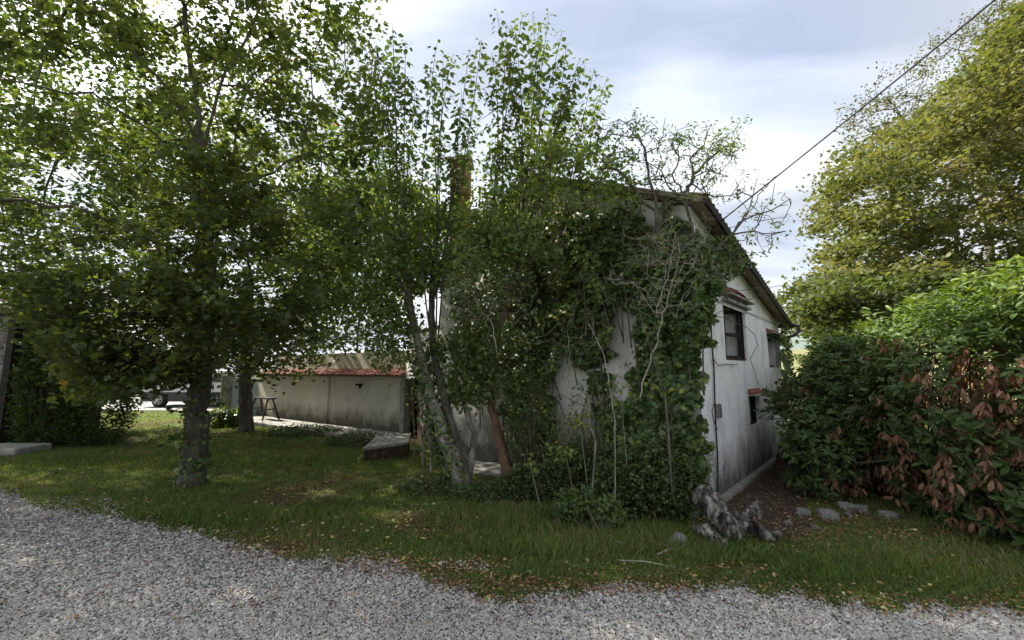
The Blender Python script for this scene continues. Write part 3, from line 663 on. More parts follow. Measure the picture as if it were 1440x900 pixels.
# trestle on the terrace
bt = empty('trestle', gnd(398, 597), 'dark wooden trestle bench standing on the terrace against the cream wall', 'bench')
bx = np.array(AX(AL * .80, .5, .11)); T_ = lambda x, y, z: (bx[0] + Ad[0] * x + An[0] * y, bx[1] + Ad[1] * x + An[1] * y, bx[2] + z)
b = MB(); b.box(-.55, .55, -.14, .14, .66, .71, T_); b.build('top', M['wood_dark'], bt)
for sx in (-1, 1):
    for sy in (-1, 1):
        b = MB(); b.tube([T_(sx * .40, sy * .08, .66), T_(sx * .52, sy * .26, 0)], .028, 5); b.build('leg', M['wood_dark'], bt)
    b = MB(); b.tube([T_(sx * .45, -.16, .34), T_(sx * .45, .16, .34)], .02, 5); b.build('stretcher', M['wood_dark'], bt)

# ------------------------------------------------------------------ barn at far left
bp = gnd(-40, 640); BX0, BX1, BY = -16.0, at(22, 500, 9.7)[0], 9.7
barn = empty('open_barn', (BX1, BY, 0), 'dark open fronted stone barn at the left edge behind the branches', 'barn')
b = MB(); b.box(BX0, BX1 - .35, BY + .1, BY + .5, -.1, 3.2); b.build('stone_wall', M['mortar'], barn)
smesh = []
rs2 = random.Random(5)
import bmesh
def rock_mesh(name, seed, mat, sub=2, amp=.22):
    bm = bmesh.new(); bmesh.ops.create_icosphere(bm, subdivisions=sub, radius=1); r2 = np.random.default_rng(seed); off = r2.random(3) * 9
    for v in bm.verts:
        p = v.co; n_ = float(fbm(np.array([p.x * 1.3 + off[0] + p.z]), np.array([p.y * 1.3 + off[1] - p.z * .7]))[0]) - .5
        v.co = p * (1 + n_ * amp * 3) ; v.co.z = max(-.7, min(.8, v.co.z)); v.co.x = max(-.92, min(.92, v.co.x))
    me = bpy.data.meshes.new(name); bm.to_mesh(me); bm.free(); me.materials.append(mat); return me
STN = [rock_mesh('stone', i, M['stone'], 1, .15) for i in range(5)]
z = 0; r_ = 0
while z < 3.0:
    h = rs2.uniform(.13, .2); x = BX1 - 1.9 + rs2.uniform(-.1, .1)
    while x < BX1 - .38:
        w = rs2.uniform(.2, .4); o = bpy.data.objects.new('stone', rs2.choice(STN)); COL.objects.link(o); o.parent = barn
        o.location = (x + w / 2 - BX1, .08 - 0.0, z + h / 2); o.scale = (w * .56, .07 + rs2.random() * .03, h * .62); x += w
    z += h
b = MB(); b.box(BX1 - .14, BX1 + .02, BY - .1, BY + .06, -.1, 3.0); b.build('post', M['wood_dark'], barn)
b = MB(); b.box(BX0, -10.3, BY - .12, BY + .08, 3.0, 3.25); b.build('beam', M['wood_dark'], barn)
b = MB(); b.box(BX1 - 4, -10.4, BY + .8, BY + .95, -.1, 3.2); b.box(-10.55, -10.4, BY + .1, BY + .8, -.1, 3.2); b.build('back_wall', M['wood_dark'], barn)
b = MB(); b.prism([(BX0, BY - .5, 3.25), (-10.2, BY - .5, 3.25), (-10.2, BY + 1.2, 3.8), (BX0, BY + 1.2, 3.8)], (0, 0, .1)); b.build('roof', M['tile_old'], barn)
b = MB(); e0 = gnd(-120, 652); e1 = gnd(128, 622); b.box(BX0, e1[0], 8.6, 9.3, -.1, .13); tag(b.build('barn_threshold', M['concrete'], bevel=.02), kind='structure')

# ------------------------------------------------------------------ parked car at back left and gate
car = empty('parked_car', (0, 0, 0), 'white car with dark lower body parked on the road behind the lawn', 'car')
cw = at(225, 560, 19.3)
car.location = (float(cw[0]), 19.3, .03)
M['paint'] = flat_mat('white car paint', (.62, .63, .66), .25, 0, .03); M['trim'] = flat_mat('dark trim', (.025, .027, .03), .5)
M['tyre'] = flat_mat('tyre', (.015, .015, .015), .8); M['rim'] = flat_mat('alloy rim', (.45, .45, .45), .3, .7); M['cglass'] = flat_mat('car glass', (.05, .06, .07), .08)
cx, cyy = float(cw[0]), 19.3
prof = [(-.95, .42), (-.98, .85), (-.85, 1.0), (.1, 1.08), (.85, 1.62), (1.3, 1.70), (3.0, 1.68), (3.35, 1.15), (3.45, .8), (3.4, .42)]
b = MB(); b.prism([(cx + x, cyy, z + .03) for x, z in prof], (0, 1.75, 0)); b.build('body', M['paint'], car, bevel=.03)
b = MB(); b.box(cx - .9, cx + 3.3, cyy - .02, cyy + 1.77, .28, .72); b.build('lower_body', M['trim'], car, bevel=.02)
for xa, xb in ((.35, 1.35), (1.42, 2.3), (2.37, 3.05)):
    b = MB(); b.prism([(cx + xa + (.0), cyy - .012, 1.16), (cx + xb, cyy - .012, 1.16), (cx + xb - (.1 if xb > 3 else 0), cyy - .012, 1.58), (cx + xa + (.5 if xa < 1 else 0), cyy - .012, 1.58)], (0, .01, 0)); b.build('window', M['cglass'], car)
for wx in (0, 2.55):
    for wy in (0, 1.72):
        b = MB(); b.tube([(cx + wx, cyy + wy - .1, .36), (cx + wx, cyy + wy - .07, .36), (cx + wx, cyy + wy + .1, .36), (cx + wx, cyy + wy + .12, .36)], [.29, .33, .33, .29], 24); wl = b.build('wheel', M['tyre'], car, True)
        b = MB(); b.tube([(cx + wx, cyy + wy - .105, .36), (cx + wx, cyy + wy - .04, .36)], [.20, .21], 20); rm = b.build('rim_bed', M['trim'], wl)
        b = MB()
        for sk in range(5):
            an_ = sk * 2 * math.pi / 5 + .3; b.tube([(cx + wx, cyy + wy - .12, .36), (cx + wx + .2 * math.cos(an_), cyy + wy - .115, .36 + .2 * math.sin(an_))], [.05, .045], 6)
        b.tube([(cx + wx + .2 * math.cos(a__), cyy + wy - .115, .36 + .2 * math.sin(a__)) for a__ in np.linspace(0, 2 * math.pi, 21)], .022, 5); b.build('rim', M['rim'], wl)
b = MB(); b.box(cx - 1.0, cx - .93, cyy + .1, cyy + .45, .78, .92); b.build('headlight', M['rim'], car)
gp = gnd(318, 588); gate = empty('gate', gp, 'pale blue sheet metal gate beside rough stone gatepost beyond the lawn', 'gate')
b = MB(); b.box(gp[0] - .3, gp[0] + .05, gp[1], gp[1] + .3, -.1, 1.55); b.build('gatepost', M['stone'], gate, bevel=.02)
M['blue'] = flat_mat('pale blue paint', (.36, .42, .52), .5)
for q in range(6):
    b = MB(); b.box(gp[0] + .06 + q * .2, gp[0] + .25 + q * .2, gp[1] + .1 + .01 * (q % 2), gp[1] + .13 + .01 * (q % 2), .08, 1.35); b.build('panel', M['blue'], gate)

# ------------------------------------------------------------------ overhead cable
c0 = at(1000, 322, 5.6); c1 = at(1393, 0, 3.3); dirc = c1 - c0; c2 = c1 + dirc * .9
pts = [c0 + (c2 - c0) * t + np.array([0, 0, -.03 * math.sin(math.pi * min(1, t))]) for t in np.linspace(0, 1, 30)]
b = MB(); b.tube(pts, .0095, 6); tag(b.build('overhead_cable', M['cable'], smooth=True), 'thick black power cable running from the roof corner up across the sky', 'cable')

# path beside the house
b = MB(); V = []; F = []
for i in range(16):
    s = -.5 + i * .45
    for t in (-.13, -.5, -.95): V.append(H(s, t - .12 * math.sin(i * 1.3) * (t < -.6), .007))
for i in range(15):
    for k in range(2): a = i * 3 + k; F.append((a, a + 1, a + 4, a + 3))
b.add(V, F); tag(b.build('path', M['soil']), kind='structure')

# ------------------------------------------------------------------ trees
def px_attract(n, poly, y0, y1, rs):
    xs_ = [p[0] for p in poly]; ys_ = [p[1] for p in poly]; out = []
    while len(out) < n:
        x = rs.uniform(min(xs_), max(xs_), n * 3); y = rs.uniform(min(ys_), max(ys_), n * 3); ok = inpoly(x, y, poly)
        for a, c in zip(x[ok], y[ok]): out.append(at(a, c, rs.uniform(y0, y1)))
    return np.array(out[:n])
# --- big tree on the left
rs = np.random.default_rng(21)
tb = gnd(270, 680); fk = at(286, 215, 6.3)
tree = empty('leafy_tree', tb, 'large leafy tree with ivy on its thick trunk, at the left front of the lawn', 'tree')
t1 = at(283, 520, 6.35); t2 = at(290, 380, 6.3)
trunk_skin(tree, [tb, t1, t2, fk], [.16, .145, .13, .10], M['bark'], 3)
limbs = [[tb, t1, t2, fk],
         [fk, at(240, 130, 6.0), at(180, 60, 5.6), at(60, -40, 5.2)], [fk, at(275, 130, 6.6), at(262, 40, 6.8), at(250, -60, 7)],
         [fk, at(310, 120, 6.4), at(350, 50, 6.6), at(400, -60, 6.6)], [t2, at(330, 210, 6.8), at(345, 120, 7.2), at(420, 40, 7.2)],
         [at(287, 260, 6.3), at(220, 190, 5.6), at(130, 130, 5.0), at(-40, 110, 4.4)], [t2, at(200, 330, 5.9), at(100, 290, 5.5), at(-60, 270, 5.2)],
         [at(287, 300, 6.3), at(360, 250, 5.8), at(450, 205, 5.6)], [at(285, 430, 6.3), at(200, 440, 6.0), at(110, 460, 5.9)], [at(285, 400, 6.3), at(370, 380, 6.6), at(440, 390, 6.8)]]
att = np.concatenate([
    px_attract(560, [(-260, -260), (500, -260), (530, 60), (545, 200), (520, 330), (470, 420), (330, 450), (200, 420), (-100, 390), (-260, 300)], 4.6, 8.4, rs),
    px_attract(150, [(150, -150), (500, -150), (535, 60), (545, 230), (420, 330), (180, 300)], 6.0, 8.6, rs),
    px_attract(170, [(30, 330), (200, 380), (330, 420), (440, 420), (430, 470), (330, 510), (280, 520), (150, 530), (70, 480), (0, 420)], 5.0, 7.5, rs),
    px_attract(60, [(60, 470), (140, 470), (290, 500), (275, 535), (190, 548), (120, 560)], 5.2, 6.6, rs)])
att = np.concatenate([att, px_attract(60, [(215, 230), (350, 210), (400, 330), (340, 450), (220, 440)], 4.9, 6.0, rs)])
att = att[(np.linalg.norm(att[:, :2], axis=1) > 3.0)]
P, par, tips, base = grow(limbs, att, .24, rs=rs); r = radii(par, .0065, 2.3, cap=.12)
keep = np.ones(len(P), bool)
wood(tree, P, par, r, M['bark'], M['twig'], .035)
tw = P[base:][r[base:] < .012]
C = np.concatenate([P[tips], P[tips], tw[rs.random(len(tw)) < .35]])
pts, _ = leaves_at(C, 30, .15, rs, .5)
ctr = P[tips].mean(0); d, nn = leafdirs(len(pts), rs, .5, .35)
cloud('leaves', pts, d, nn, rs.uniform(.055, .10, len(pts)) * rs.choice([.7, 1, 1.15], len(pts)), LOBED5, M['leaf_left'], tree, np.clip(tints(pts, rs, .45, .8) * 1.03, 0, 1))
# ivy climbing the trunk
def trunk_ivy(root, pl, rad, n, sz, rs, mat, spread=.05, name='ivy_leaves'):
    pl = [np.array(p, float) for p in pl]; seg = rs.integers(0, len(pl) - 1, n); t = rs.random(n); A = np.array(pl)
    c = A[seg] + (A[seg + 1] - A[seg]) * t[:, None]; th = rs.uniform(0, 2 * math.pi, n); o = np.stack([np.cos(th), np.sin(th), np.zeros(n)], 1)
    msk = fbm(th * .9 + 3, c[:, 2] * 1.6) > .42; c, o = c[msk], o[msk]; m = len(c)
    p = c + o * (rad + rs.gamma(1.5, spread, m)[:, None]); d = nrm(np.stack([rs.normal(size=m) * .5, rs.normal(size=m) * .5, -np.ones(m)], 1) + o * .3)
    return cloud(name, p, d, nrm(o + rs.normal(size=(m, 3)) * .35), rs.uniform(sz * .6, sz * 1.2, m), LOBED5, mat, root, rs.random(m) ** 1.3)
trunk_ivy(tree, [tb, t1, t2], .145, 800, .07, rs, M['leaf_ivy'], .03)
def sprig(root, p0, p1, n, sz, T, mat, rs, wm=None):
    p0, p1 = np.array(p0), np.array(p1); frusta('twig', p0[None], p1[None], np.array([.006]), np.array([.003]), wm or M['twig'], root, 4)
    t = rs.uniform(.2, 1.05, n); p = p0 + (p1 - p0) * t[:, None] + rs.normal(size=(n, 3)) * .02; d, nn = leafdirs(n, rs, .5, .5)
    cloud('sprig_leaves', p, d, nn, rs.uniform(sz * .7, sz * 1.2, n), T, mat, root, rs.random(n) * .6, pick=0)
for q in ((272, 620, 232, 612), (275, 590, 240, 575), (272, 640, 305, 655), (270, 600, 225, 625), (290, 560, 322, 568)):
    sprig(tree, at(q[0], q[1], 6.2), at(q[2], q[3], 6.0), 16, .08, ROUND, M['leaf_ivy'], rs)

# --- second tree on the lawn
rs = np.random.default_rng(22)
b2 = gnd(346, 606); tree2 = empty('shade_tree', b2, 'smaller tree with straight dark trunk near the annexe, farther down the lawn', 'tree')
q1 = at(345, 500, b2[1]); q2 = at(350, 400, b2[1])
trunk_skin(tree2, [b2, q1, q2], [.19, .16, .13], M['bark'], 5, flare=1.15)
D = b2[1]
att = np.concatenate([px_attract(260, [(200, 180), (300, 120), (450, 130), (540, 260), (500, 400), (420, 470), (330, 500), (180, 480), (120, 380)], D - 2.6, D + 2.6, rs),
                      px_attract(90, [(300, 440), (400, 440), (470, 480), (430, 520), (330, 525), (290, 500)], D - 2.4, D + .5, rs)])
P, par, tips, base = grow([[b2, q1, q2, at(345, 280, D)], [q2, at(300, 300, D - 1)], [q2, at(420, 330, D)]], att, .4, rs=rs); r = radii(par, .006, cap=.15)
wood(tree2, P, par, r, M['bark'], M['twig'], .04)
pts, _ = leaves_at(P[tips], 46, .34, rs, .6); d, nn = leafdirs(len(pts), rs, .5, .3)
cloud('leaves', pts, d, nn, rs.uniform(.08, .14, len(pts)), LOBED5, M['leaf_left'], tree2, tints(pts, rs, .45, 1.2))

# --- background trees at the far left and behind the annexe
def back_tree(name, label, px_, yb, Y, top, wpx, n, seed, mat, leaf, per, lowf=.25, T=SMALL, cat='tree'):
    rs = np.random.default_rng(seed); bp_ = at(px_, yb, Y); bp_[2] = 0; topp = at(px_, top, Y); h = topp[2]; w = wpx / FPX * Y
    root = empty(name, bp_, label, cat)
    att = ell((bp_[0], Y, h * (.5 + lowf / 2)), (w, w * .8, h * (.5 - lowf / 2)), n, rs)
    att[:, 0] += (fbm(att[:, 2] * .8, att[:, 1]) - .5) * w * .6
    P, par, tips, base = grow([[bp_, (bp_[0], Y, h * .3), (bp_[0] + w * .1, Y, h * .6)]], att, h * .045, rs=rs); r = radii(par, .007, cap=.2)
    wood(root, P, par, r, M['bark'], M['twig'], .05)
    pts, _ = leaves_at(P[tips], per, w * .105, rs, .6); d, nn = leafdirs(len(pts), rs, .5, .3)
    cloud('leaves', pts, d, nn, rs.uniform(leaf * .7, leaf * 1.3, len(pts)), T, mat, root, tints(pts, rs, .5, w * .3)); return root
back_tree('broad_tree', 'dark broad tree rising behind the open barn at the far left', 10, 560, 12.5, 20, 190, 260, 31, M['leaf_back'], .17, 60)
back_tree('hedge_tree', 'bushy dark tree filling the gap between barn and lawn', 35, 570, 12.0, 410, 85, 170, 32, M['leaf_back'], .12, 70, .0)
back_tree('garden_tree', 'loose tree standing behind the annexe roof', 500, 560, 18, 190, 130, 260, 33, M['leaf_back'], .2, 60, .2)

# --- centre clump: two leaning pale trunks with ivy, tall suckers with large leaves
rs = np.random.default_rng(41)
cb = gnd(652, 690); clump = empty('multi_stem_tree', cb, 'multi stemmed tree with two leaning trunks and tall leafy suckers before the house corner', 'tree')
Yc = cb[1]
ta = [cb, at(628, 625, Yc + .0), at(606, 560, Yc + .15), at(588, 480, Yc + .3), at(570, 390, Yc + .4), at(560, 320, Yc + .4)]
tb_ = [cb + (.06, .05, 0), at(648, 640, Yc + .1), at(630, 580, Yc + .2), at(612, 510, Yc + .3), at(606, 430, Yc + .4), at(615, 340, Yc + .5), at(628, 280, Yc + .5)]
td = [cb + (-.05, .1, 0), at(622, 640, Yc + .2), at(600, 560, Yc + .3), at(585, 500, Yc + .4)]
trunk_skin(clump, ta, [.11, .095, .08, .065, .05, .035], M['bark_pale'], 6, 11, 'stem')
trunk_skin(clump, tb_, [.09, .075, .068, .06, .05, .035, .02], M['bark'], 7, 11, 'stem')
trunk_skin(clump, [cb + (.02, .2, 0), at(668, 610, Yc + .5), at(652, 570, Yc + .5), at(640, 520, Yc + .6)], [.06, .05, .04, .03], M['bark_pale'], 8, 9, 'stem')
trunk_ivy(clump, td, .05, 1500, .06, rs, M['leaf_ivy'], .05)
trunk_ivy(clump, ta[:4], .08, 900, .055, rs, M['leaf_ivy'], .03, 'stem_ivy')
def sucker(root, tip, basep, leafstart, rs, sz, n, mat, arch=.06):
    tip, basep = np.array(tip, float), np.array(basep, float); m = 14; side_ = rs.normal(size=3) * arch * np.linalg.norm(tip - basep)
    T_ = np.linspace(0, 1, m); pl = basep + (tip - basep) * T_[:, None] + side_ * np.sin(math.pi * T_)[:, None] * .6
    pl[:, :2] = basep[:2] + (tip - basep)[:2] * (T_[:, None] ** .8) + side_[:2] * np.sin(math.pi * T_)[:, None] * .5
    rr = np.linspace(.016, .003, m); return pl, rr
tips_px = [(505, 22), (490, 60), (528, 70), (553, 38), (570, 60), (545, 90), (600, 90), (612, 55), (622, 85), (640, 70), (658, 68), (668, 110), (690, 75), (682, 50), (700, 14), (712, 45), (726, 40), (735, 20), (748, 18), (760, 30), (776, 16), (790, 45), (800, 60), (812, 78), (822, 95), (765, 70), (720, 90), (838, 92), (856, 104), (848, 130), (805, 130), (780, 120), (585, 120), (520, 130), (648, 130), (815, 150)]
SP0 = []; SP1 = []; SR0 = []; SR1 = []; LP = []; LDr = []; LS = []
for k, (tx, ty) in enumerate(tips_px):
    tx += rs.uniform(-5, 5); ty += rs.uniform(-6, 8); Yt = rs.uniform(5.4, 6.6)
    if tx < 600: src = ta[rs.integers(3, 6)]
    elif tx < 680: src = tb_[rs.integers(3, 6)]
    else: src = at(rs.uniform(680, 760), rs.uniform(360, 430), 6.4) if tx < 830 else at(770, 400, 6.0)
    tip = at(tx, ty, Yt); pl, rr = sucker(clump, tip, src, .4, rs, .1, 30, None)
    SP0.append(pl[:-1]); SP1.append(pl[1:]); SR0.append(rr[:-1]); SR1.append(rr[1:])
    nl = rs.integers(48, 70); tt = 1 - rs.random(nl) ** 1.25 * .55; tt = np.sort(tt); i = np.clip((tt * 13).astype(int), 0, 12); f = tt * 13 - i
    p = pl[i] + (pl[i + 1] - pl[i]) * f[:, None]; ang = np.arange(nl) * 2.4 + rs.random(nl) * .6
    side_ = np.stack([np.cos(ang), np.sin(ang), np.zeros(nl)], 1); LP.append(p + side_ * rs.uniform(.01, .09, nl)[:, None]); LDr.append(nrm(side_ + np.stack([np.zeros(nl), np.zeros(nl), rs.uniform(-.9, .1, nl)], 1))); LS.append(rs.uniform(.085, .145, nl) * np.interp(tt, [.5, .9, 1], [1, 1, .55]))
    for q in range(4):   # side shoots
        if rs.random() < .8:
            j = rs.integers(5, 11); tp = pl[j] + np.array([rs.normal() * .28, rs.normal() * .2, rs.uniform(.25, .6)]); T_ = np.linspace(0, 1, 5)[:, None]; sl = pl[j] + (tp - pl[j]) * T_
            SP0.append(sl[:-1]); SP1.append(sl[1:]); SR0.append(np.full(4, .005)); SR1.append(np.full(4, .003)); nl = 14; tt = rs.random(nl); p = pl[j] + (tp - pl[j]) * tt[:, None]; ang = np.arange(nl) * 2.4
            side_ = np.stack([np.cos(ang), np.sin(ang), np.zeros(nl)], 1); LP.append(p + side_ * .03); LDr.append(nrm(side_ + (0, 0, -.4))); LS.append(rs.uniform(.05, .10, nl))
frusta('shoots', np.concatenate(SP0), np.concatenate(SP1), np.concatenate(SR0), np.concatenate(SR1), M['twig'], clump, 5, 'stuff')
LP, LDr, LS = np.concatenate(LP), np.concatenate(LDr), np.concatenate(LS); nn = nrm(rs.normal(size=LP.shape) * .35 + (0, 0, 1))
cloud('leaves', LP, LDr, nn, LS, OVATE, M['leaf_sucker'], clump, tints(LP, rs, .4, .7), pick=300, minpx=9.5)
# lower side foliage (feathery, hanging left of the trunks)
att = np.concatenate([px_attract(230, [(430, 260), (560, 250), (625, 300), (610, 400), (560, 430), (600, 480), (560, 520), (480, 480), (400, 440), (420, 330)], 5.8, 8.0, rs),
                      px_attract(110, [(560, 260), (700, 250), (720, 330), (690, 380), (640, 400), (560, 380)], 5.9, 7.2, rs),
                      px_attract(45, [(600, 480), (690, 470), (690, 560), (650, 570), (600, 530)], 6.2, 6.9, rs)])
def off_chimney(a):
    qx, qy, _ = proj(a); return a[~((qx > 618) & (qx < 676) & (qy > 205) & (qy < 300))]
att = off_chimney(att)
P, par, tips, base = grow([ta, tb_], att, .2, rs=rs); r = radii(par, .0035, cap=.05)
s_ = base; frusta('branches', P[par[s_:]], P[s_:], np.minimum(r[par[s_:]], r[s_:] * 1.3), r[s_:], M['twig'], clump, 4, 'stuff')
pts, _ = leaves_at(P[tips], 40, .16, rs, .6); d, nn = leafdirs(len(pts), rs, .5, .4)
cloud('side_leaves', pts, d, nn, rs.uniform(.06, .12, len(pts)), OVATE, M['leaf_elder'], clump, tints(pts, rs, .4, .6))

# --- brown trunk sapling in front of the wall, crown over the wall top
rs = np.random.default_rng(43)
sb = gnd(716, 672); sap = empty('young_tree', sb, 'young tree with smooth orange brown trunk and spreading crown before the front wall', 'tree')
Ys = sb[1]; spn = [sb, at(706, 630, Ys), at(694, 585, Ys), at(688, 540, Ys + .05), at(700, 470, Ys + .05), at(722, 400, Ys), at(735, 320, Ys), at(745, 240, Ys)]
trunk_skin(sap, spn, [.085, .075, .068, .06, .05, .04, .03, .015], M['bark_brown'], 9, 11)
att = np.concatenate([px_attract(330, [(630, 250), (680, 200), (760, 190), (860, 215), (905, 250), (890, 290), (850, 330), (760, 370), (720, 420), (650, 420)], 5.1, 6.7, rs),
                      px_attract(75, [(640, 430), (700, 420), (740, 480), (720, 540), (660, 570), (640, 520)], 6.1, 6.6, rs)])
att = off_chimney(att)
P, par, tips, base = grow([spn, [at(722, 400, Ys), at(790, 310, Ys - .2), at(850, 220, Ys - .2)], [at(735, 320, Ys), at(690, 270, Ys), at(700, 190, Ys)], [at(790, 310, Ys - .2), at(770, 260, Ys), at(765, 150, Ys)]], att, .2, rs=rs)
r = radii(par, .004, cap=.05); frusta('branches', P[par[1:]], P[1:], np.minimum(r[par[1:]], r[1:] * 1.3), r[1:], M['twig'], sap, 5, 'stuff')
pts, _ = leaves_at(P[tips][rs.random(len(tips)) < .82], 24, .15, rs, .6); d, nn = leafdirs(len(pts), rs, .5, .4)
cloud('leaves', pts, d, nn, rs.uniform(.045, .105, len(pts)), OVATE, M['leaf_elder'], sap, tints(pts, rs, .4, .6, .05))

# thin upright saplings and their labels
for i, (x0, y0, x1, y1, w, lab) in enumerate([(608, 668, 598, 540, .022, 'thin grey pole like stem left of the leaning trunks'), (584, 648, 579, 548, .016, 'slender brown stem in front of the red brown door'), (597, 652, 592, 560, .035, 'short pale peeling stem between door and leaning trunks')]):
    g = gnd(x0, y0); rt = empty('sapling', g, lab, 'sapling')
    trunk_skin(rt, [g, at((x0 + x1) / 2 + 1, (y0 + y1) / 2, g[1]), at(x1, y1, g[1])], [w, w * .85, w * .6], M['bark_pale'] if i != 1 else M['bark_brown'], 60 + i, 7, 'stem', 1.1)
    n_ = 26; t = rs.uniform(.3, 1, n_)[:, None]; p = g + (at(x1, y1, g[1]) - g) * t + rs.normal(size=(n_, 3)) * .10; d, nn = leafdirs(n_, rs)
    cloud('leaves', p, d, nn, rs.uniform(.05, .09, n_), OVATE, M['leaf_elder'], rt, rs.random(n_))

# --- elder, nearly bare, over the right roof corner
rs = np.random.default_rng(51)
eb = gnd(912, 694); elder = empty('elder_tree', eb, 'gnarled half bare elder with lichen branches reaching above the roof corner', 'tree')
Ye = 5.38; e1 = at(918, 560, Ye + .1); e2 = at(925, 430, Ye); e3 = at(925, 300, Ye)
trunk_skin(elder, [eb, e1, e2, at(928, 350, Ye), e3], [.08, .07, .06, .055, .045], M['bark'], 12, 11)
trunk_ivy(elder, [eb, e1, e2, at(926, 330, Ye)], .06, 3600, .062, rs, M['leaf_ivy'], .05)
J = lambda pts_: [at(x, y, Ye + dz_) for x, y, dz_ in pts_]
limbs = [[eb, e1, e2, e3],
         J([(925, 300, 0), (900, 275, -.1), (880, 250, -.2), (855, 235, -.2), (838, 215, -.3)]), J([(925, 300, 0), (912, 250, .1), (908, 215, .1), (890, 180, .1), (872, 168, 0)]),
         J([(925, 300, 0), (960, 275, .1), (975, 245, .2), (1000, 222, .2), (1020, 205, .2), (1040, 200, .2)]), J([(960, 275, .1), (945, 245, 0), (955, 220, 0), (945, 200, 0), (950, 178, 0)]),
         J([(928, 350, 0), (975, 330, -.2), (965, 290, -.2), (930, 240, -.3), (905, 225, -.3)]), J([(925, 430, 0), (990, 365, -.2), (1030, 330, -.2), (1045, 310, -.2), (1065, 280, -.2), (1090, 248, -.2)]),
         J([(1030, 330, -.2), (1060, 325, -.3), (1085, 328, -.3), (1105, 325, -.3)]), J([(1045, 310, -.2), (1070, 300, -.2), (1095, 290, -.2), (1110, 280, -.2)]),
         J([(1030, 330, -.2), (1055, 290, 0), (1062, 262, 0), (1064, 250, 0)]), J([(975, 245, .2), (970, 225, .3), (990, 205, .3), (992, 172, .3)]),
         J([(925, 430, 0), (970, 480, -.25), (1000, 445, -.3), (1025, 408, -.3), (1070, 405, -.1), (1105, 403, 0), (1140, 408, .3)]), J([(1000, 445, -.3), (1040, 425, -.3), (1065, 415, -.2), (1090, 425, 0)]),
         J([(1000, 445, -.3), (1030, 452, -.4), (1050, 460, -.4), (1065, 485, -.4), (1055, 505, -.4)]), J([(1055, 505, -.4), (1060, 520, -.4), (1066, 540, -.4)])]
att = np.concatenate([px_attract(230, [(830, 190), (880, 155), (960, 165), (1010, 190), (1045, 200), (1020, 250), (980, 290), (900, 290), (840, 270)], Ye - .7, Ye + .7, rs),
                      px_attract(75, [(1000, 260), (1060, 245), (1095, 250), (1112, 290), (1100, 330), (1060, 380), (1010, 380)], Ye - .6, Ye + .4, rs),
                      px_attract(50, [(930, 190), (1040, 165), (1050, 205), (1000, 260)], Ye - .4, Ye + .5, rs)])
P, par, tips, base = grow(limbs, att, .10, kc=.15, wob=.22, lift=.12, rs=rs); r = radii(par, .0040, 2.1, cap=.055)
wood(elder, P, par, r, M['bark'], M['twig'], .014, 5)
sel = tips[rs.random(len(tips)) < .6]; pts, kk = leaves_at(P[sel], 12, .055, rs, .6); d, nn = leafdirs(len(pts), rs, .6, .1)
cloud('leaves', pts, d, nn, rs.uniform(.045, .085, len(pts)), NARROW, M['leaf_elder'], elder, rs.random(len(pts)) * .7)

# --- tangles of dead pale twigs
def tangle(label, origins, poly, n, y0, y1, seed, mat, tip=.0013):
    rs = np.random.default_rng(seed); o = [np.array(p, float) for p in origins]
    rt = empty('dead_branches', o[0], label, 'branches'); att = px_attract(n, poly, y0, y1, rs)
    P, par, tips, base = grow([o], att, .075, kc=.3, wob=.22, lift=.03, rs=rs); r = radii(par, tip, 2.4, cap=.009)
    frusta('twigs', P[par[1:]], P[1:], np.minimum(r[par[1:]], r[1:] * 1.4), r[1:], mat, rt, 4, 'stuff')
tangle('tangle of dead pale twigs hanging before the front wall left of the ivy', [at(700, 500, 6.0), at(690, 450, 5.9), at(660, 420, 5.9)], [(620, 375), (720, 370), (770, 400), (740, 440), (660, 460), (625, 430)], 210, 5.4, 6.3, 61, M['twig_pale'])
tangle('dead pale twigs arching across the ivy below the roof corner', [at(900, 560, 4.6), at(925, 470, 4.5), at(945, 400, 4.5)], [(835, 380), (900, 340), (985, 330), (1000, 400), (960, 440), (940, 455), (880, 430)], 260, 4.2, 5.0, 62, M['twig_pale'])
tangle('yellow lichened twigs crossing the top of the ivy under the eave', [at(925, 430, 4.75), at(940, 380, 4.7), at(950, 330, 4.7)], [(870, 320), (950, 290), (1010, 300), (1000, 370), (930, 380), (880, 370)], 300, 4.4, 5.2, 63, M['twig_lichen'])
tangle('brown brushwood tangle in the middle of the ivy', [at(800, 540, 5.6), at(800, 480, 5.5)], [(720, 440), (860, 430), (860, 500), (790, 560), (730, 510)], 90, 5.0, 5.8, 64, M['twig_lichen'])
# long bare canes
def cane(pl, r_, lab, mat):
    b = MB(); q = []
    for i in range(len(pl) - 1):
        for t in np.linspace(0, 1, 6, endpoint=False): q.append(pl[i] + (pl[i + 1] - pl[i]) * t + rs.normal(size=3) * .004)
    q.append(pl[-1]); b.tube(q, np.linspace(r_, r_ * .5, len(q)), 6); tag(b.build('cane', mat, smooth=True), lab, 'cane')
cane([gnd(868, 735) + (0, .1, 0), at(865, 590, 4.7), at(850, 500, 4.7), at(828, 455, 4.7)], .008, 'long pale cane bending left before the pale wall gap', M['twig_pale'])
cane([gnd(835, 730) + (0, .2, 0), at(838, 620, 4.9), at(820, 570, 4.9), at(780, 550, 5.0)], .013, 'arching grey brown stem curving left over the bare wall', M['bark_pale'])
cane([at(946, 700, 4.5), at(935, 560, 4.5), at(918, 500, 4.5), at(900, 440, 4.5)], .010, 'straight dark cane rising before the ivy column', M['twig'])

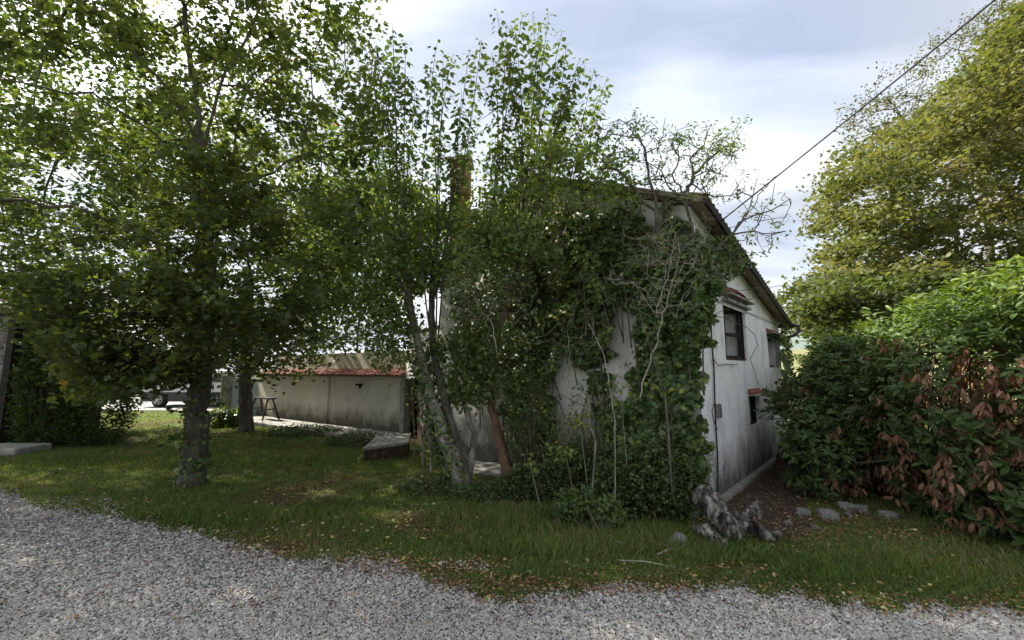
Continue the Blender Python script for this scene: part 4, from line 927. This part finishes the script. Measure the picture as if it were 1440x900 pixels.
# ------------------------------------------------------------------ ivy on the front wall
def on_front(px, py, off):
    a = (px - 720) / FPX; b_ = (450 - py) / FPX; d = np.stack([a, cp - b_ * sp, sp + b_ * cp], 1); nn = np.array([-U[0], -U[1], 0])
    k = (np.dot(np.array([C0[0], C0[1], 0]) - np.array([0, 0, CAMH]), nn) + off) / (d @ nn); return np.array([0, 0, CAMH]) + d * k[:, None]
def ivy_wall(name, label, polys, n, thick, seed, sz=.07, T=LOBED5, mat=None, cut=.36, bright=0):
    rs = np.random.default_rng(seed); X = []; Y = []
    for poly in polys:
        xs_ = [p[0] for p in poly]; ys_ = [p[1] for p in poly]; A = (max(xs_) - min(xs_)) * (max(ys_) - min(ys_)); m = int(n)
        x = rs.uniform(min(xs_) - 8, max(xs_) + 8, m); y = rs.uniform(min(ys_) - 8, max(ys_) + 8, m); w = (fbm(x / 16, y / 16, 4) - .5) * 52; w2 = (fbm(x / 16 + 50, y / 16, 4) - .5) * 46
        ok = inpoly(x + w, y + w2, poly); X.append(x[ok]); Y.append(y[ok])
    x, y = np.concatenate(X), np.concatenate(Y); lump = fbm(x / 26 + 9, y / 26)
    off = thick * (.15 + 1.3 * np.clip(lump - .2, 0, 1)) * rs.random(len(x)) ** .45
    ok = lump > cut * .6; x, y, off = x[ok], y[ok], off[ok]
    P = on_front(x, y, off); m = len(P); P = P[P[:, 2] > 0.02]; m = len(P)
    rt = empty(name, P[P[:, 2].argmin()] * np.array([1, 1, 0]), label, 'ivy')
    out = np.array([-U[0], -U[1], .35]); d = nrm(np.stack([rs.normal(size=m) * .5, rs.normal(size=m) * .5, -np.ones(m) * .9], 1) + out * .35)
    t = np.clip(rs.random(m) ** 1.6 * .8 + (lump[ok][:m] - .5) * .5 + bright * rs.random(m), 0, .999) if m == ok.sum() else rs.random(m) ** 1.5
    cloud('leaves', P, d, nrm(out + rs.normal(size=(m, 3)) * .4), rs.uniform(sz * .6, sz * 1.25, m), T, mat or M['leaf_ivy'], rt, t)
    # stems
    S = []; E_ = []
    for k in range(26):
        i = rs.integers(0, m); a = P[i].copy(); 
        c = a + np.array([W_[0], W_[1], 0]) * rs.normal() * .15 + np.array([0, 0, -min(a[2], rs.uniform(.5, 1.2))]); S.append(a); E_.append(c)
    frusta('stems', np.array(S), np.array(E_), np.full(26, .008), np.full(26, .012), M['twig'], rt, 5, 'stuff'); return rt
ivy_wall('ivy', 'thick column of dark ivy covering the right corner of the front wall', [[(800, 300), (870, 290), (930, 330), (990, 345), (1010, 400), (1002, 440), (992, 500), (985, 560), (990, 640), (985, 715), (850, 730), (842, 650), (850, 580), (880, 560), (905, 500), (890, 440), (850, 420), (800, 430)]], 26000, .55, 71)
ivy_wall('ivy', 'ivy mass hanging over the middle of the front wall under the peak', [[(690, 330), (740, 310), (800, 290), (860, 330), (865, 430), (860, 480), (835, 520), (790, 500), (760, 540), (700, 530), (690, 440)]], 15000, .5, 72, bright=.25)
ivy_wall('ivy', 'narrow hanging ivy curtain left of the bare wall patch', [[(705, 500), (775, 500), (778, 560), (772, 640), (750, 655), (715, 640), (705, 580)]], 5000, .3, 73, .065)
ivy_wall('ivy', 'small ivy drape beside the stained wall left of the brown trunk', [[(640, 400), (700, 410), (700, 500), (690, 540), (650, 520), (640, 470)]], 4500, .35, 74)
ivy_wall('ivy', 'thin ivy strands trailing over the bare middle of the wall', [[(830, 480), (862, 500), (850, 580), (842, 560)], [(905, 480), (925, 500), (915, 600), (900, 560)], [(860, 600), (880, 560), (905, 600), (880, 660)]], 1800, .15, 75, .06)
ivy_wall('ivy', 'bright yellow green ivy tops bulging out below the wall top', [[(770, 370), (820, 350), (860, 370), (850, 420), (800, 440), (775, 420)], [(690, 350), (740, 350), (745, 385), (700, 390)]], 2600, .75, 76, .075, bright=.7)
ivy_wall('ivy', 'sparse ivy and twigs clinging to the bare wall just under the roof corner', [[(880, 290), (930, 285), (960, 300), (985, 330), (930, 335)], [(950, 300), (985, 310), (990, 350), (940, 340)]], 1500, .3, 89, .055, cut=.8)
# ivy creeping round the corner under the roof, and on the back corner
rs = np.random.default_rng(77)
def ivy_side(label, poly, n, thick, sz, seed):
    rs = np.random.default_rng(seed); xs_ = [p[0] for p in poly]; ys_ = [p[1] for p in poly]; x = rs.uniform(min(xs_), max(xs_), n); y = rs.uniform(min(ys_), max(ys_), n); ok = inpoly(x + (fbm(x / 9, y / 9) - .5) * 20, y + (fbm(x / 9 + 40, y / 9) - .5) * 20, poly); x, y = x[ok], y[ok]
    P = np.array([on_side(a, c, thick * rs.random()) for a, c in zip(x, y)]); m = len(P); out = np.array([-W_[0], -W_[1], .3]); rt = empty('ivy', P[P[:, 2].argmin()], label, 'ivy')
    d = nrm(np.stack([rs.normal(size=m) * .5, rs.normal(size=m) * .5, -np.ones(m) * .8], 1) + out * .3); cloud('leaves', P, d, nrm(out + rs.normal(size=(m, 3)) * .4), rs.uniform(sz * .6, sz * 1.2, m), LOBED5, M['leaf_ivy'], rt, rs.random(m) ** 1.4)
ivy_side('ivy spilling round the corner beneath the sloping roof edge', [(985, 335), (1030, 330), (1062, 372), (1040, 385), (1012, 395), (1000, 440), (985, 470), (975, 400)], 3600, .3, .065, 78)
ivy_side('thin ivy strip climbing the far back corner of the side wall', [(1097, 455), (1110, 450), (1115, 560), (1100, 560)], 1500, .25, .08, 79)
# creeper turning orange on the chimney
n_ = 750; cpos = np.stack([rs.uniform(chx - .3, chx + .32, n_), rs.uniform(cy[1] - .45, cy[1] - .2, n_), rs.uniform(3.3, cb1 + .08, n_)], 1); crp = empty('creeper', (chx, cy[1] - .3, 3.9), 'virginia creeper turning orange and yellow over the chimney', 'creeper')
d, nn = leafdirs(n_, rs, .5, .8); cloud('leaves', cpos, d, nrm(nn + (0, -1, 0)), rs.uniform(.06, .11, n_), OVATE, M['leaf_creeper'], crp, np.clip(-.15 + (cpos[:, 0] - chx + .3) * 1.0 + (rs.random(n_) - .5) * .6, 0, 1))

# ------------------------------------------------------------------ bramble and shrubs at the wall foot
def shrub(name, label, spec, n, sz, T, mat, seed, twigs=40, cat='shrub', wm=None):
    """a mound of many leaves: spec (centre, radii, share)"""
    rs = np.random.default_rng(seed); P_ = []; 
    for c, r_, sh in spec:
        m = int(n * sh); d = nrm(rs.normal(size=(m, 3))); q = .55 + .5 * rs.random(m) ** .7; l = fbm(d[:, 0] * 2.2 + seed + d[:, 2], d[:, 1] * 2.2 + d[:, 2] * 1.3); q = q * (.62 + .75 * l)
        P_.append(np.array(c) + d * q[:, None] * np.array(r_))
    P = np.concatenate(P_); P = P[P[:, 2] > .01]; rt = empty(name, (spec[0][0][0], spec[0][0][1], 0), label, cat); m = len(P)
    d, nn = leafdirs(m, rs, .6, .1); cloud('leaves', P, d, nn, rs.uniform(sz * .55, sz * 1.35, m), T, mat, rt, tints(P, rs, .35, .3))
    S = []; E_ = []; 
    for k in range(twigs):
        c, r_, sh = spec[rs.integers(0, len(spec))]; e = np.array(c) + nrm(rs.normal(size=3)) * np.array(r_) * 1.02; e[2] = max(e[2], .1); s0_ = np.array([c[0], c[1], 0]) + rs.normal(size=3) * .12 * np.array([1, 1, 0]); m_ = (s0_ + e) / 2 + rs.normal(size=3) * .06 + (0, 0, .08); S += [s0_, m_]; E_ += [m_, e]
    frusta('stems', np.array(S), np.array(E_), np.tile([.009, .006], twigs), np.tile([.006, .003], twigs), wm or M['twig'], rt, 5, 'stuff'); return rt
g = lambda x, y: gnd(x, y)
def at_g(x, y, h): p = gnd(x, y); return (p[0], p[1], h)
shrub('bramble_bush', 'dark green bramble and ivy mound at the foot of the corner ivy', [(at_g(930, 722, .3), (.55, .35, .55), .45), (at_g(880, 718, .25), (.45, .3, .45), .3), (at_g(970, 700, .45), (.3, .25, .6), .25)], 15000, .042, ROUND, M['leaf_bramble'], 81, 60)
shrub('bramble_bush', 'low dark leafy mound under the hanging ivy curtain', [(at_g(750, 700, .12), (.5, .3, .32), .5), (at_g(810, 700, .2), (.5, .3, .5), .6)], 11000, .04, ROUND, M['leaf_bramble'], 82, 50)
shrub('nettle_patch', 'lighter green nettles growing in front of the low leafy mound', [(at_g(812, 735, .12), (.28, .2, .26), .6), (at_g(855, 742, .1), (.2, .15, .22), .4)], 2600, .05, OVATE, M['leaf_elder'], 83, 30, 'nettles')
shrub('weed_patch', 'small weeds around the foot of the leaning trunks', [(at_g(600, 690, .04), (.5, .3, .14), .5), (at_g(680, 700, .04), (.5, .25, .14), .5)], 4200, .035, ROUND, M['leaf_bramble'], 84, 20, 'weeds')
shrub('weed_patch', 'straggling weeds along the edge of the terrace slab', [(at_g(430, 612, .05), (1.2, .4, .2), .5), (at_g(510, 625, .05), (.9, .4, .2), .5)], 5200, .05, ROUND, M['leaf_bramble'], 85, 30, 'weeds')
shrub('spider_plant', 'clump of arching leaves beside the second trunk near the gate', [(at_g(318, 600, .15), (.5, .3, .4), 1)], 800, .25, NARROW, M['leaf_sucker'], 86, 3, 'plant')
shrub('shrub', 'grey green twiggy shrub before the whitewashed corner', [(at_g(975, 715, .55), (.28, .2, .5), 1)], 2600, .035, NARROW, M['leaf_bramble'], 87, 40, wm=M['twig_pale'])
shrub('wispy_shrub', 'thin wispy bush with small leaves standing before the bare middle of the wall', [(at_g(842, 690, .95), (.42, .22, .75), .5), (at_g(800, 690, .6), (.4, .2, .5), .5)], 1900, .05, OVATE, M['leaf_elder'], 114, 75, wm=M['twig_lichen'])
shrub('wispy_shrub', 'open leafy bush leaning on the ivy curtain right of the brown trunk', [(at_g(745, 680, 1.0), (.4, .25, .8), 1)], 2200, .06, OVATE, M['leaf_elder'], 115, 45)
# yellow green young shoots in front of the wall
rs = np.random.default_rng(88)
for (x, y, lab) in ((815, 590, 'spray of yellow green leaves high on the arching stem'), (935, 545, 'yellow green sprig beside the ivy column'), (795, 635, 'pale yellow seedling leaves low against the bare wall'), (745, 650, 'small yellow green sprig above the low leafy mound'), (872, 545, 'yellow green leaf spray in front of the wall gap')):
    p0 = at(x, y, 4.7 if x > 780 else 5.4); rt = empty('leafy_sprig', p0, lab, 'sprig'); n_ = 24; P = p0 + rs.normal(size=(n_, 3)) * np.array([.09, .06, .06]); d, nn = leafdirs(n_, rs, .4, .6)
    cloud('leaves', P, d, nn, rs.uniform(.05, .085, n_), OVATE, M['leaf_elder'], rt, rs.uniform(.85, 1, n_)); q = gnd(x + 15, 715); frusta('stem', q[None], p0[None], np.array([.007]), np.array([.003]), M['twig_pale'], rt, 5)

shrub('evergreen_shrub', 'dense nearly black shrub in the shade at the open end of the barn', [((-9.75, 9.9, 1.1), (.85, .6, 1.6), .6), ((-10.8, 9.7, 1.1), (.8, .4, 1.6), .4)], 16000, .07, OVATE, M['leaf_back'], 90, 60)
# ------------------------------------------------------------------ laurel on the right
rs = np.random.default_rng(91)
lb = (5.4, 5.0, 0); laurel = empty('laurel_bush', lb, 'huge glossy laurel bush with bright green tips filling the right side', 'bush')
BL = [((4.3, 5.95, .6), (.65, .6, .75)), ((4.75, 6.3, .75), (.8, .9, .95)), ((5.3, 8.0, 1.0), (1.0, 1.0, 1.35)), ((5.1, 6.6, 1.05), (1.25, 1.0, 1.45)), ((6.0, 6.4, 1.2), (1.4, 1.2, 1.9)), ((5.6, 5.1, 1.1), (1.35, 1.1, 1.75)), ((6.2, 4.2, 1.25), (1.4, 1.1, 1.85)), ((7.2, 5.2, 1.6), (1.6, 1.4, 2.1)), ((5.6, 3.7, .7), (.8, .6, .9)), ((7.2, 3.3, 1.2), (1.4, .9, 1.8)), ((6.0, 3.75, .45), (1.3, .55, .8)), ((5.25, 4.45, .5), (.8, .6, .75)), ((7.6, 3.0, .5), (1.2, .6, .9))]
SP = []; SN = []
for c, r_ in BL:
    m = int(560 * r_[0] * r_[2]); d = nrm(rs.normal(size=(m, 3))); l = fbm(d[:, 0] * 1.8 + c[0] + d[:, 2], d[:, 1] * 1.8 + c[1] - d[:, 2]); q = (.72 + .5 * l) * (1 - .35 * rs.random(m) ** 1.6)
    P = np.array(c) + d * q[:, None] * np.array(r_); ok = P[:, 2] > .12
    SP.append(P[ok]); SN.append(d[ok])
SP, SN = np.concatenate(SP), np.concatenate(SN)
ins = np.zeros(len(SP), bool)
for c, r_ in BL: ins |= (((SP - np.array(c)) / np.array(r_)) ** 2).sum(1) < .40
keepp = ~ins | (rs.random(len(SP)) < .15); keepp &= SP[:, 0] / SP[:, 1] > .585
# keep the house path free
rel = SP[:, :2] - C0; tcoord = rel @ W_; keepp &= ((tcoord < -.62) | (SP[:, 2] > 1.0) & (tcoord < -.22))
qx, qy, _ = proj(SP); keepp &= qy > np.interp(qx, [1060, 1110, 1140, 1200, 1300, 1440, 1600], [580, 535, 505, 458, 402, 352, 330]) + (fbm(qx / 25, qy * 0, 3) - .5) * 50
SP, SN = SP[keepp], SN[keepp]
per = 9; k = np.repeat(np.arange(len(SP)), per); ax = nrm(SN[k] * .8 + np.array([0, 0, .55]) + rs.normal(size=(len(k), 3)) * .15); ang = np.tile(np.arange(per) * 2.4, len(SP)) + np.repeat(rs.random(len(SP)) * 6, per)
ref = nrm(np.cross(ax, np.array([0.3, .2, .9]))); ref2 = np.cross(ax, ref); sd = np.cos(ang)[:, None] * ref + np.sin(ang)[:, None] * ref2
lp = SP[k] + ax * rs.uniform(-.16, .02, len(k))[:, None] + sd * .01; ld = nrm(sd + ax * rs.uniform(.1, .8, len(k))[:, None] - np.array([0, 0, .12])); ln = nrm(ax + rs.normal(size=(len(k), 3)) * .25)
px_, py_, dd_ = proj(SP)
dead = (fbm(px_ / 60 + 7, py_ / 42 + 3, 2) > .55) & (py_ > 520 - (px_ > 1300) * 0) & (py_ < 745) & (px_ > 1190) & (px_ < 1470)
for cx_, cy_, rx, ry in ((1345, 530, 70, 35), (1245, 660, 45, 50), (1400, 620, 60, 55), (1330, 620, 40, 25), (1330, 720, 14, 18)): dead |= ((px_ - cx_) / rx) ** 2 + ((py_ - cy_) / ry) ** 2 < 1
dead &= rs.random(len(SP)) < .50
dead |= (rs.random(len(SP)) < .055) & (py_ > 470)
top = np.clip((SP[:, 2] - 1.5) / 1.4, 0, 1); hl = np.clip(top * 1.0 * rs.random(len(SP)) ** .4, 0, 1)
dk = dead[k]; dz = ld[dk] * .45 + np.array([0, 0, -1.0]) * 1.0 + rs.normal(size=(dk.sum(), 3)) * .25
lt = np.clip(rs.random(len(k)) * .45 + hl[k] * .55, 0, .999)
pass
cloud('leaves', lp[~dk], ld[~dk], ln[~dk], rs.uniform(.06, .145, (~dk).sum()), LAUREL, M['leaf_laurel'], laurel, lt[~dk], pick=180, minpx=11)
o = cloud('dead_leaves', lp[dk] , nrm(dz), nrm(rs.normal(size=(dk.sum(), 3)) + np.array([0, -.8, 0])), rs.uniform(.07, .125, dk.sum()), LAUREL, M['leaf_dead'], laurel, rs.random(dk.sum()), pick=110, minpx=10)
# inner stems
S = []; E_ = []
for kx in rs.integers(0, len(SP), 420):
    e = SP[kx]; ci = int(np.argmin([np.linalg.norm(e - np.array(c)) for c, _ in BL])); c = BL[ci][0]; s0_ = np.array([c[0] + rs.normal() * .15, c[1] + rs.normal() * .15, 0.0]); m1 = s0_ * .55 + e * .45 + np.array([0, 0, -.1 + rs.random() * .3]); S += [s0_, m1]; E_ += [m1, e]
frusta('branches', np.array(S), np.array(E_), np.tile([.022, .012], 420), np.tile([.012, .004], 420), M['twig'], laurel, 5, 'stuff')

# ------------------------------------------------------------------ maple turning yellow, sparse tree behind it
rs = np.random.default_rng(95)
Ym = 13.0; mbp = np.array([at(1360, 500, Ym)[0], Ym, 0]); maple = empty('field_maple', mbp, 'big rounded maple turning olive yellow behind the laurel on the right', 'tree')
poly = [(1150, 300), (1165, 250), (1185, 210), (1220, 212), (1262, 180), (1310, 150), (1365, 105), (1400, 55), (1440, 5), (1620, -80), (1640, 480), (1440, 470), (1300, 470), (1170, 480), (1120, 455), (1115, 420), (1165, 390), (1148, 340)]
att = np.concatenate([px_attract(820, poly, Ym - 2.6, Ym + 3.0, rs), px_attract(110, [(1118, 400), (1250, 380), (1440, 380), (1440, 470), (1200, 480), (1118, 450)], Ym - 4.0, Ym - 1, rs)])
att = att[fbm(att[:, 0] * .55 + 3, att[:, 2] * .6 + att[:, 1] * .3, 3) > .31]
P, par, tips, base = grow([[mbp, at(1350, 420, Ym), at(1345, 300, Ym), at(1350, 200, Ym)], [at(1350, 420, Ym), at(1250, 350, Ym), at(1200, 300, Ym)], [at(1345, 300, Ym), at(1450, 220, Ym)]], att, .42, rs=rs); r = radii(par, .007, cap=.2)
wood(maple, P, par, r, M['bark'], M['twig'], .05)
pts, kk = leaves_at(P[tips], 170, .31, rs, .5); d, nn = leafdirs(len(pts), rs, .5, .35)
px_, py_, _ = proj(pts); cl_ = rs.random(len(tips))[kk]
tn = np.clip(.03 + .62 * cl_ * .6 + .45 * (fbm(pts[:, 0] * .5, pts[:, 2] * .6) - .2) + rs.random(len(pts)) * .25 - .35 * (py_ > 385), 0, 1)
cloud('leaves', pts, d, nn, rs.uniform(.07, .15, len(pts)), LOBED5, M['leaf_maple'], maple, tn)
rs = np.random.default_rng(96)
Yq = 17.5; qb = np.array([at(1400, 500, Yq)[0], Yq, 0]); sptree = empty('thin_tree', qb, 'tall thin tree with airy twigs standing behind the maple', 'tree')
att = px_attract(460, [(1190, 150), (1240, 100), (1290, 75), (1340, 40), (1400, 0), (1560, -120), (1600, 200), (1400, 230), (1250, 240), (1195, 200)], Yq - 2.5, Yq + 2.5, rs)
P, par, tips, base = grow([[qb, at(1390, 300, Yq), at(1370, 180, Yq), at(1400, 60, Yq)], [at(1390, 300, Yq), at(1290, 200, Yq), at(1250, 140, Yq)]], att, .4, kc=.2, rs=rs); r = radii(par, .013, 2.2, cap=.2)
wood(sptree, P, par, r, M['twig'], M['twig'], .05)
pts, kk = leaves_at(P[tips], 40, .25, rs, .7); d, nn = leafdirs(len(pts), rs)
cloud('leaves', pts, d, nn, rs.uniform(.09, .15, len(pts)), SMALL, M['leaf_sparse'], sptree, rs.random(len(pts)))
back_tree('hedge_shrub', 'sunlit yellow green bush beyond the side of the house', 1165, 525, 17, 462, 36, 90, 97, M['leaf_sucker'], .14, 60, .0, cat='bush')
back_tree('far_tree', 'distant tree seen in the gap right of the roof', 1215, 520, 34, 440, 45, 110, 98, M['leaf_back'], .3, 50, .05)

# ------------------------------------------------------------------ grass, litter, stones, stump
rs = np.random.default_rng(101)
def lawn(n, y0, y1, hmin, hmax, mask, seed, name, label):
    rs = np.random.default_rng(seed); px = rs.uniform(-300, 1740, n); py = rs.uniform(y0, y1, n) ; ok = mask(px, py, rs); G = gnd_np(px[ok], py[ok]); m = len(G)
    out = (G[:, 0] / G[:, 1])
    h = rs.uniform(hmin, hmax, m) * (.6 + .9 * fbm(G[:, 0] * 1.6, G[:, 1] * 1.6)); lean = rs.normal(size=(m, 2)) * .55; th = rs.uniform(0, 6.28, m); w = rs.uniform(.002, .0038, m) * np.interp(G[:, 1], [2, 5, 14], [1, 1.5, 3.6])
    a = np.stack([np.cos(th), np.sin(th), np.zeros(m)], 1) * w[:, None]; up = np.stack([lean[:, 0] * h, lean[:, 1] * h, h], 1)
    mid = G + up * .5 - np.stack([lean[:, 0] * h, lean[:, 1] * h, np.zeros(m)], 1) * .14
    V = np.stack([G - a, G + a, mid + a * .8, mid - a * .8, G + up], 1).reshape(-1, 3); b_ = (np.arange(m) * 5)[:, None, None]
    F = (np.array([(0, 1, 2), (0, 2, 3), (3, 2, 4)])[None] + b_).reshape(-1, 3)
    t = np.clip(rs.random(m) * .80 + .38 * (fbm(G[:, 0] * .9 + 3, G[:, 1] * .9) - .4) * 2 + (rs.random(m) < .07) * .3, 0, 1)
    o = link(name, np_mesh(name, V, F, np.repeat(t, 5)), None, [M['grass']]); tag(o, label, 'grass', kind='stuff')
BARE = [(1130, 735, 150, 26), (1260, 752, 90, 12), (600, 735, 60, 25), (560, 800, 90, 12), (650, 800, 70, 16), (370, 775, 60, 12), (700, 822, 90, 10), (430, 700, 60, 14), (1030, 800, 60, 6), (900, 830, 90, 8), (640, 640, 60, 14), (230, 600, 45, 7)]
def bareness(px, py):
    b_ = np.zeros(len(px))
    for x, y, rx, ry in BARE: b_ = np.maximum(b_, np.clip(1.4 - ((px - x) / rx) ** 2 - ((py - y) / ry) ** 2, 0, 1))
    return b_
def blocked(px, py):
    G = gnd_np(px, py); rel = G[:, :2] - C0; s = rel @ U; t = rel @ W_
    inh = (s > -.02) & (s < LEN) & (t > -.95 + .15 * np.sin(s * 4)) & (t < WID)
    rel = G[:, :2] - A0; a = rel @ Ad; dn = rel @ An; ina = (a > -1.2) & (a < AL + .2) & (dn < 1.05) & (dn > -3)
    return inh | ina | ((G[:, 0] < -9.0) & (G[:, 1] > 8.5) & (G[:, 1] < BY + 1.2)) | (G[:, 1] > 17.6) & (G[:, 0] < -6)
def m_lawn(px, py, rs):
    ey = edge_y(px) + (fbm(px / 30, px * 0) - .5) * 22
    return (py < ey + rs.normal(size=len(px)) * 4) & (rs.random(len(px)) > bareness(px, py) * .93) & ~blocked(px, py) & (rs.random(len(px)) < .25 + 1.4 * fbm(px / 34, py / 16)) 
lawn(230000, 566, 870, .025, .06, m_lawn, 102, 'grass', 'short worn lawn grass between the gravel and the house')
lawn(70000, 568, 660, .03, .06, lambda px, py, rs: (px < 560) & ~blocked(px, py), 112, 'sunny_grass', 'short bright lawn grass at the back left by the road')
TALL = [(800, 760, 190, 28), (720, 730, 130, 25), (1020, 780, 100, 18), (1200, 800, 110, 22), (960, 770, 90, 14), (300, 730, 110, 14), (470, 720, 60, 18)]
def m_tall(px, py, rs):
    b_ = np.zeros(len(px))
    for x, y, rx, ry in TALL: b_ = np.maximum(b_, np.clip(1.2 - ((px - x) / rx) ** 2 - ((py - y) / ry) ** 2, 0, 1))
    return (rs.random(len(px)) < b_ * fbm(px / 18, py / 10) * 1.6) & ~blocked(px, py)
lawn(190000, 690, 850, .05, .12, m_tall, 103, 'tall_grass', 'longer tufted grass in front of the shrubs')
# leaf litter
def litter(n, mask, seed, sz, mat, name, label, tint=None):
    rs = np.random.default_rng(seed); px = rs.uniform(-250, 1700, n); py = rs.uniform(570, 880, n); ok = mask(px, py, rs); G = gnd_np(px[ok], py[ok]); m = len(G); G[:, 2] = rs.uniform(.012, .04, m)
    th = rs.uniform(0, 6.28, m); d = np.stack([np.cos(th), np.sin(th), rs.normal(size=m) * .25], 1); nn = nrm(rs.normal(size=(m, 3)) * .4 + (0, 0, 1))
    o = cloud(name, G, d, nn, rs.uniform(sz * .5, sz * 1.2, m), SMALL, mat, None, rs.random(m) if tint is None else tint(m)); tag(o, label, 'leaves', kind='stuff')
def m_lit(px, py, rs):
    ey = edge_y(px); near = np.exp(-((py - ey + 9) / 15) ** 2) * (px > 200) * .85
    pth = gnd_np(px, py); rel = pth[:, :2] - C0; s = rel @ U; t = rel @ W_; onp = (s > -.8) & (s < LEN) & (t < -.1) & (t > -1.3)
    return (rs.random(len(px)) < np.clip(bareness(px, py) + near * fbm(px / 20, py / 10) * 1.2 + onp * .8 + .035, 0, 1)) & (~blocked(px, py) | onp)
litter(70000, m_lit, 104, .035, M['litter'], 'leaf_litter', 'brown dry leaf litter scattered over bare patches and lawn edge')
litter(2600, lambda px, py, rs: (rs.random(len(px)) < .10 + .9 * np.exp(-((px - 430) / 260) ** 2)) & (py < edge_y(px) + 6) & ~blocked(px, py), 105, .05, M['yellow_leaf'], 'yellow_leaves', 'yellow fallen leaves sprinkled across the lawn')
for (x, y, where) in ((440, 690, 'in the dappled shade left of the weeds at the leaning trunks'), (312, 745, 'at the gravel edge, biggest of the cluster below the large left trunk'), (318, 722, 'just below and right of the large left trunk'), (375, 688, 'on the open lawn right of the large left trunk'), (390, 745, 'alone at the gravel edge, right of the cluster below the left trunk'),
                     (620, 790, 'beside the small gravel patch inside the grass'), (545, 757, 'in the grass above the brown litter left of centre'), (673, 728, 'bright on tall grass in front of the leaning trunks'), (612, 707, 'just below the foot of the leaning trunks'), (1265, 797, 'on the grass in front of the laurel, palest and flattest'),
                     (1010, 795, 'in the grass below the old stump'), (975, 810, 'near the gravel edge below the broken rock'), (1285, 743, 'bright yellow, tucked under the laurel edge'), (152, 728, 'at the grass edge in the far left foreground')):
    p = gnd(x, y, .045); me = np_mesh('fallen_leaf', ROUND[0] * .05, ROUND[1], np.full(6, random.random())); me.materials.append(M['yellow_leaf']); o = bpy.data.objects.new('fallen_leaf', me); COL.objects.link(o); o.location = p; o.rotation_euler = (random.uniform(-.3, .3), random.uniform(-.3, .3), random.uniform(0, 6)); o.scale = (random.uniform(.7, 1.2),) * 3
    tag(o, 'yellow fallen leaf ' + where, 'leaf', 'yellow leaves lying singly on the lawn')
litter(26000, lambda px, py, rs: (rs.random(len(px)) < np.clip(fbm(px / 40 + 9, py / 18) * 2.2 - .9, 0, 1)) & (py < edge_y(px) - 2) & ~blocked(px, py) & (py > 640), 113, .028, M['leaf_bramble'], 'clover', 'low clover and plantain leaves mixed into the lawn')
# stones
def rock(lab, x, y, sx, sy, sz, seed, rz=0):
    p = gnd(x, y); o = bpy.data.objects.new('rock', rock_mesh('rock', seed, M['stone'], 2, .55)); COL.objects.link(o); o.location = (p[0], p[1], sz * .15); o.scale = (sx * .66, sy * .7, sz * .8); o.rotation_euler = (0.1, 0.05, rz); tag(o, lab, 'rock')
rock('pale broken rock in the grass left of the old stump', 953, 766, .14, .10, .13, 200, .4)
rock('grey rock at the left end of the stone row under the laurel', 1128, 724, .15, .10, .09, 201, .3)
rock('rounded cracked rock, second in the row under the laurel', 1166, 729, .17, .12, .12, 202, -.3)
rock('long dark flat rock at the right of the stone row', 1205, 718, .30, .14, .11, 203, .1)
rock('small stone wedged below the long dark rock', 1195, 727, .09, .07, .06, 204, .9)
rock('flat pale stone showing by the end of the stump roots', 1092, 752, .09, .07, .05, 205, .2)
rock('mossy stone peeping out behind the stump', 975, 725, .13, .10, .13, 206, .7)
rock('small pale chip of stone in the grass just left of the broken rock', 935, 770, .07, .05, .05, 207, 1.2)
rock('small pale stone in front of the stump foot', 1012, 774, .08, .06, .06, 208, .2)
rock('squarish pale stone between stump and stone row', 1108, 738, .08, .06, .06, 209, .8)
rock('little stone in the brown litter below the stone row', 1148, 744, .06, .05, .04, 210, .5)
rock('grey stone half under the laurel at the right of the row', 1252, 728, .16, .10, .09, 211, -.2)
# old stump with roots
sb_ = gnd(1035, 765); stump = empty('tree_stump', sb_, 'rotting grey tree stump with twisted roots and a raised broken stub', 'stump')
rs = np.random.default_rng(111)
def limb(pl, rad, seed, name, mat=M['rot']):
    P_ = []; R_ = []; r2 = np.random.default_rng(seed)
    for i in range(len(pl) - 1):
        for t in np.linspace(0, 1, 7, endpoint=False): P_.append(pl[i] + (pl[i + 1] - pl[i]) * t + r2.normal(size=3) * .010); R_.append((rad[i] * (1 - t) + rad[i + 1] * t) * (1 + .10 * r2.normal()))
    P_.append(pl[-1]); R_.append(rad[-1]); b = MB(); b.tube(P_, R_, 14, .17, seed=seed); return b.build(name, mat, stump, True)
yy = sb_[1]
limb([at(980, 690, yy + .35), at(1003, 712, yy + .2), at(1022, 738, yy + .05), at(1040, 762, yy - .05)], [.10, .13, .12, .05], 1, 'log')
limb([at(998, 700, yy + .2), at(1020, 722, yy + .15), at(1045, 735, yy + .1), at(1075, 752, yy), at(1096, 760, yy)], [.05, .06, .065, .055, .02], 2, 'root')
limb([at(1040, 745, yy + .02), at(1048, 728, yy), at(1060, 715, yy - .02), at(1067, 708, yy - .02)], [.06, .05, .05, .035], 3, 'stub')
limb([at(985, 740, yy + .1), at(1000, 755, yy), at(1022, 768, yy - .1)], [.07, .07, .03], 4, 'root')
limb([at(1060, 716, yy), at(1068, 722, yy - .03), at(1066, 730, yy - .04)], [.03, .028, .01], 5, 'splinter')
# fallen sticks
for (x0, y0, x1, y1, r_, lab) in ((865, 762, 882, 770, .014, 'short thick pale stick in the grass before the brambles'), (925, 780, 955, 772, .010, 'pale stick lying left of the broken rock'), (870, 788, 950, 798, .007, 'long thin curved twig lying in the grass'), (740, 804, 750, 808, .005, 'tiny pale twig at the grass edge'), (672, 680, 702, 690, .008, 'pale stick on the ground right of the leaning trunks')):
    a, c = gnd(x0, y0, .03), gnd(x1, y1, .03); b = MB(); b.tube([a, (a + c) / 2 + (0, .02, .01), c], [r_, r_ * .9, r_ * .6], 7, .1); tag(b.build('stick', M['twig_pale'], smooth=True), lab, 'stick')
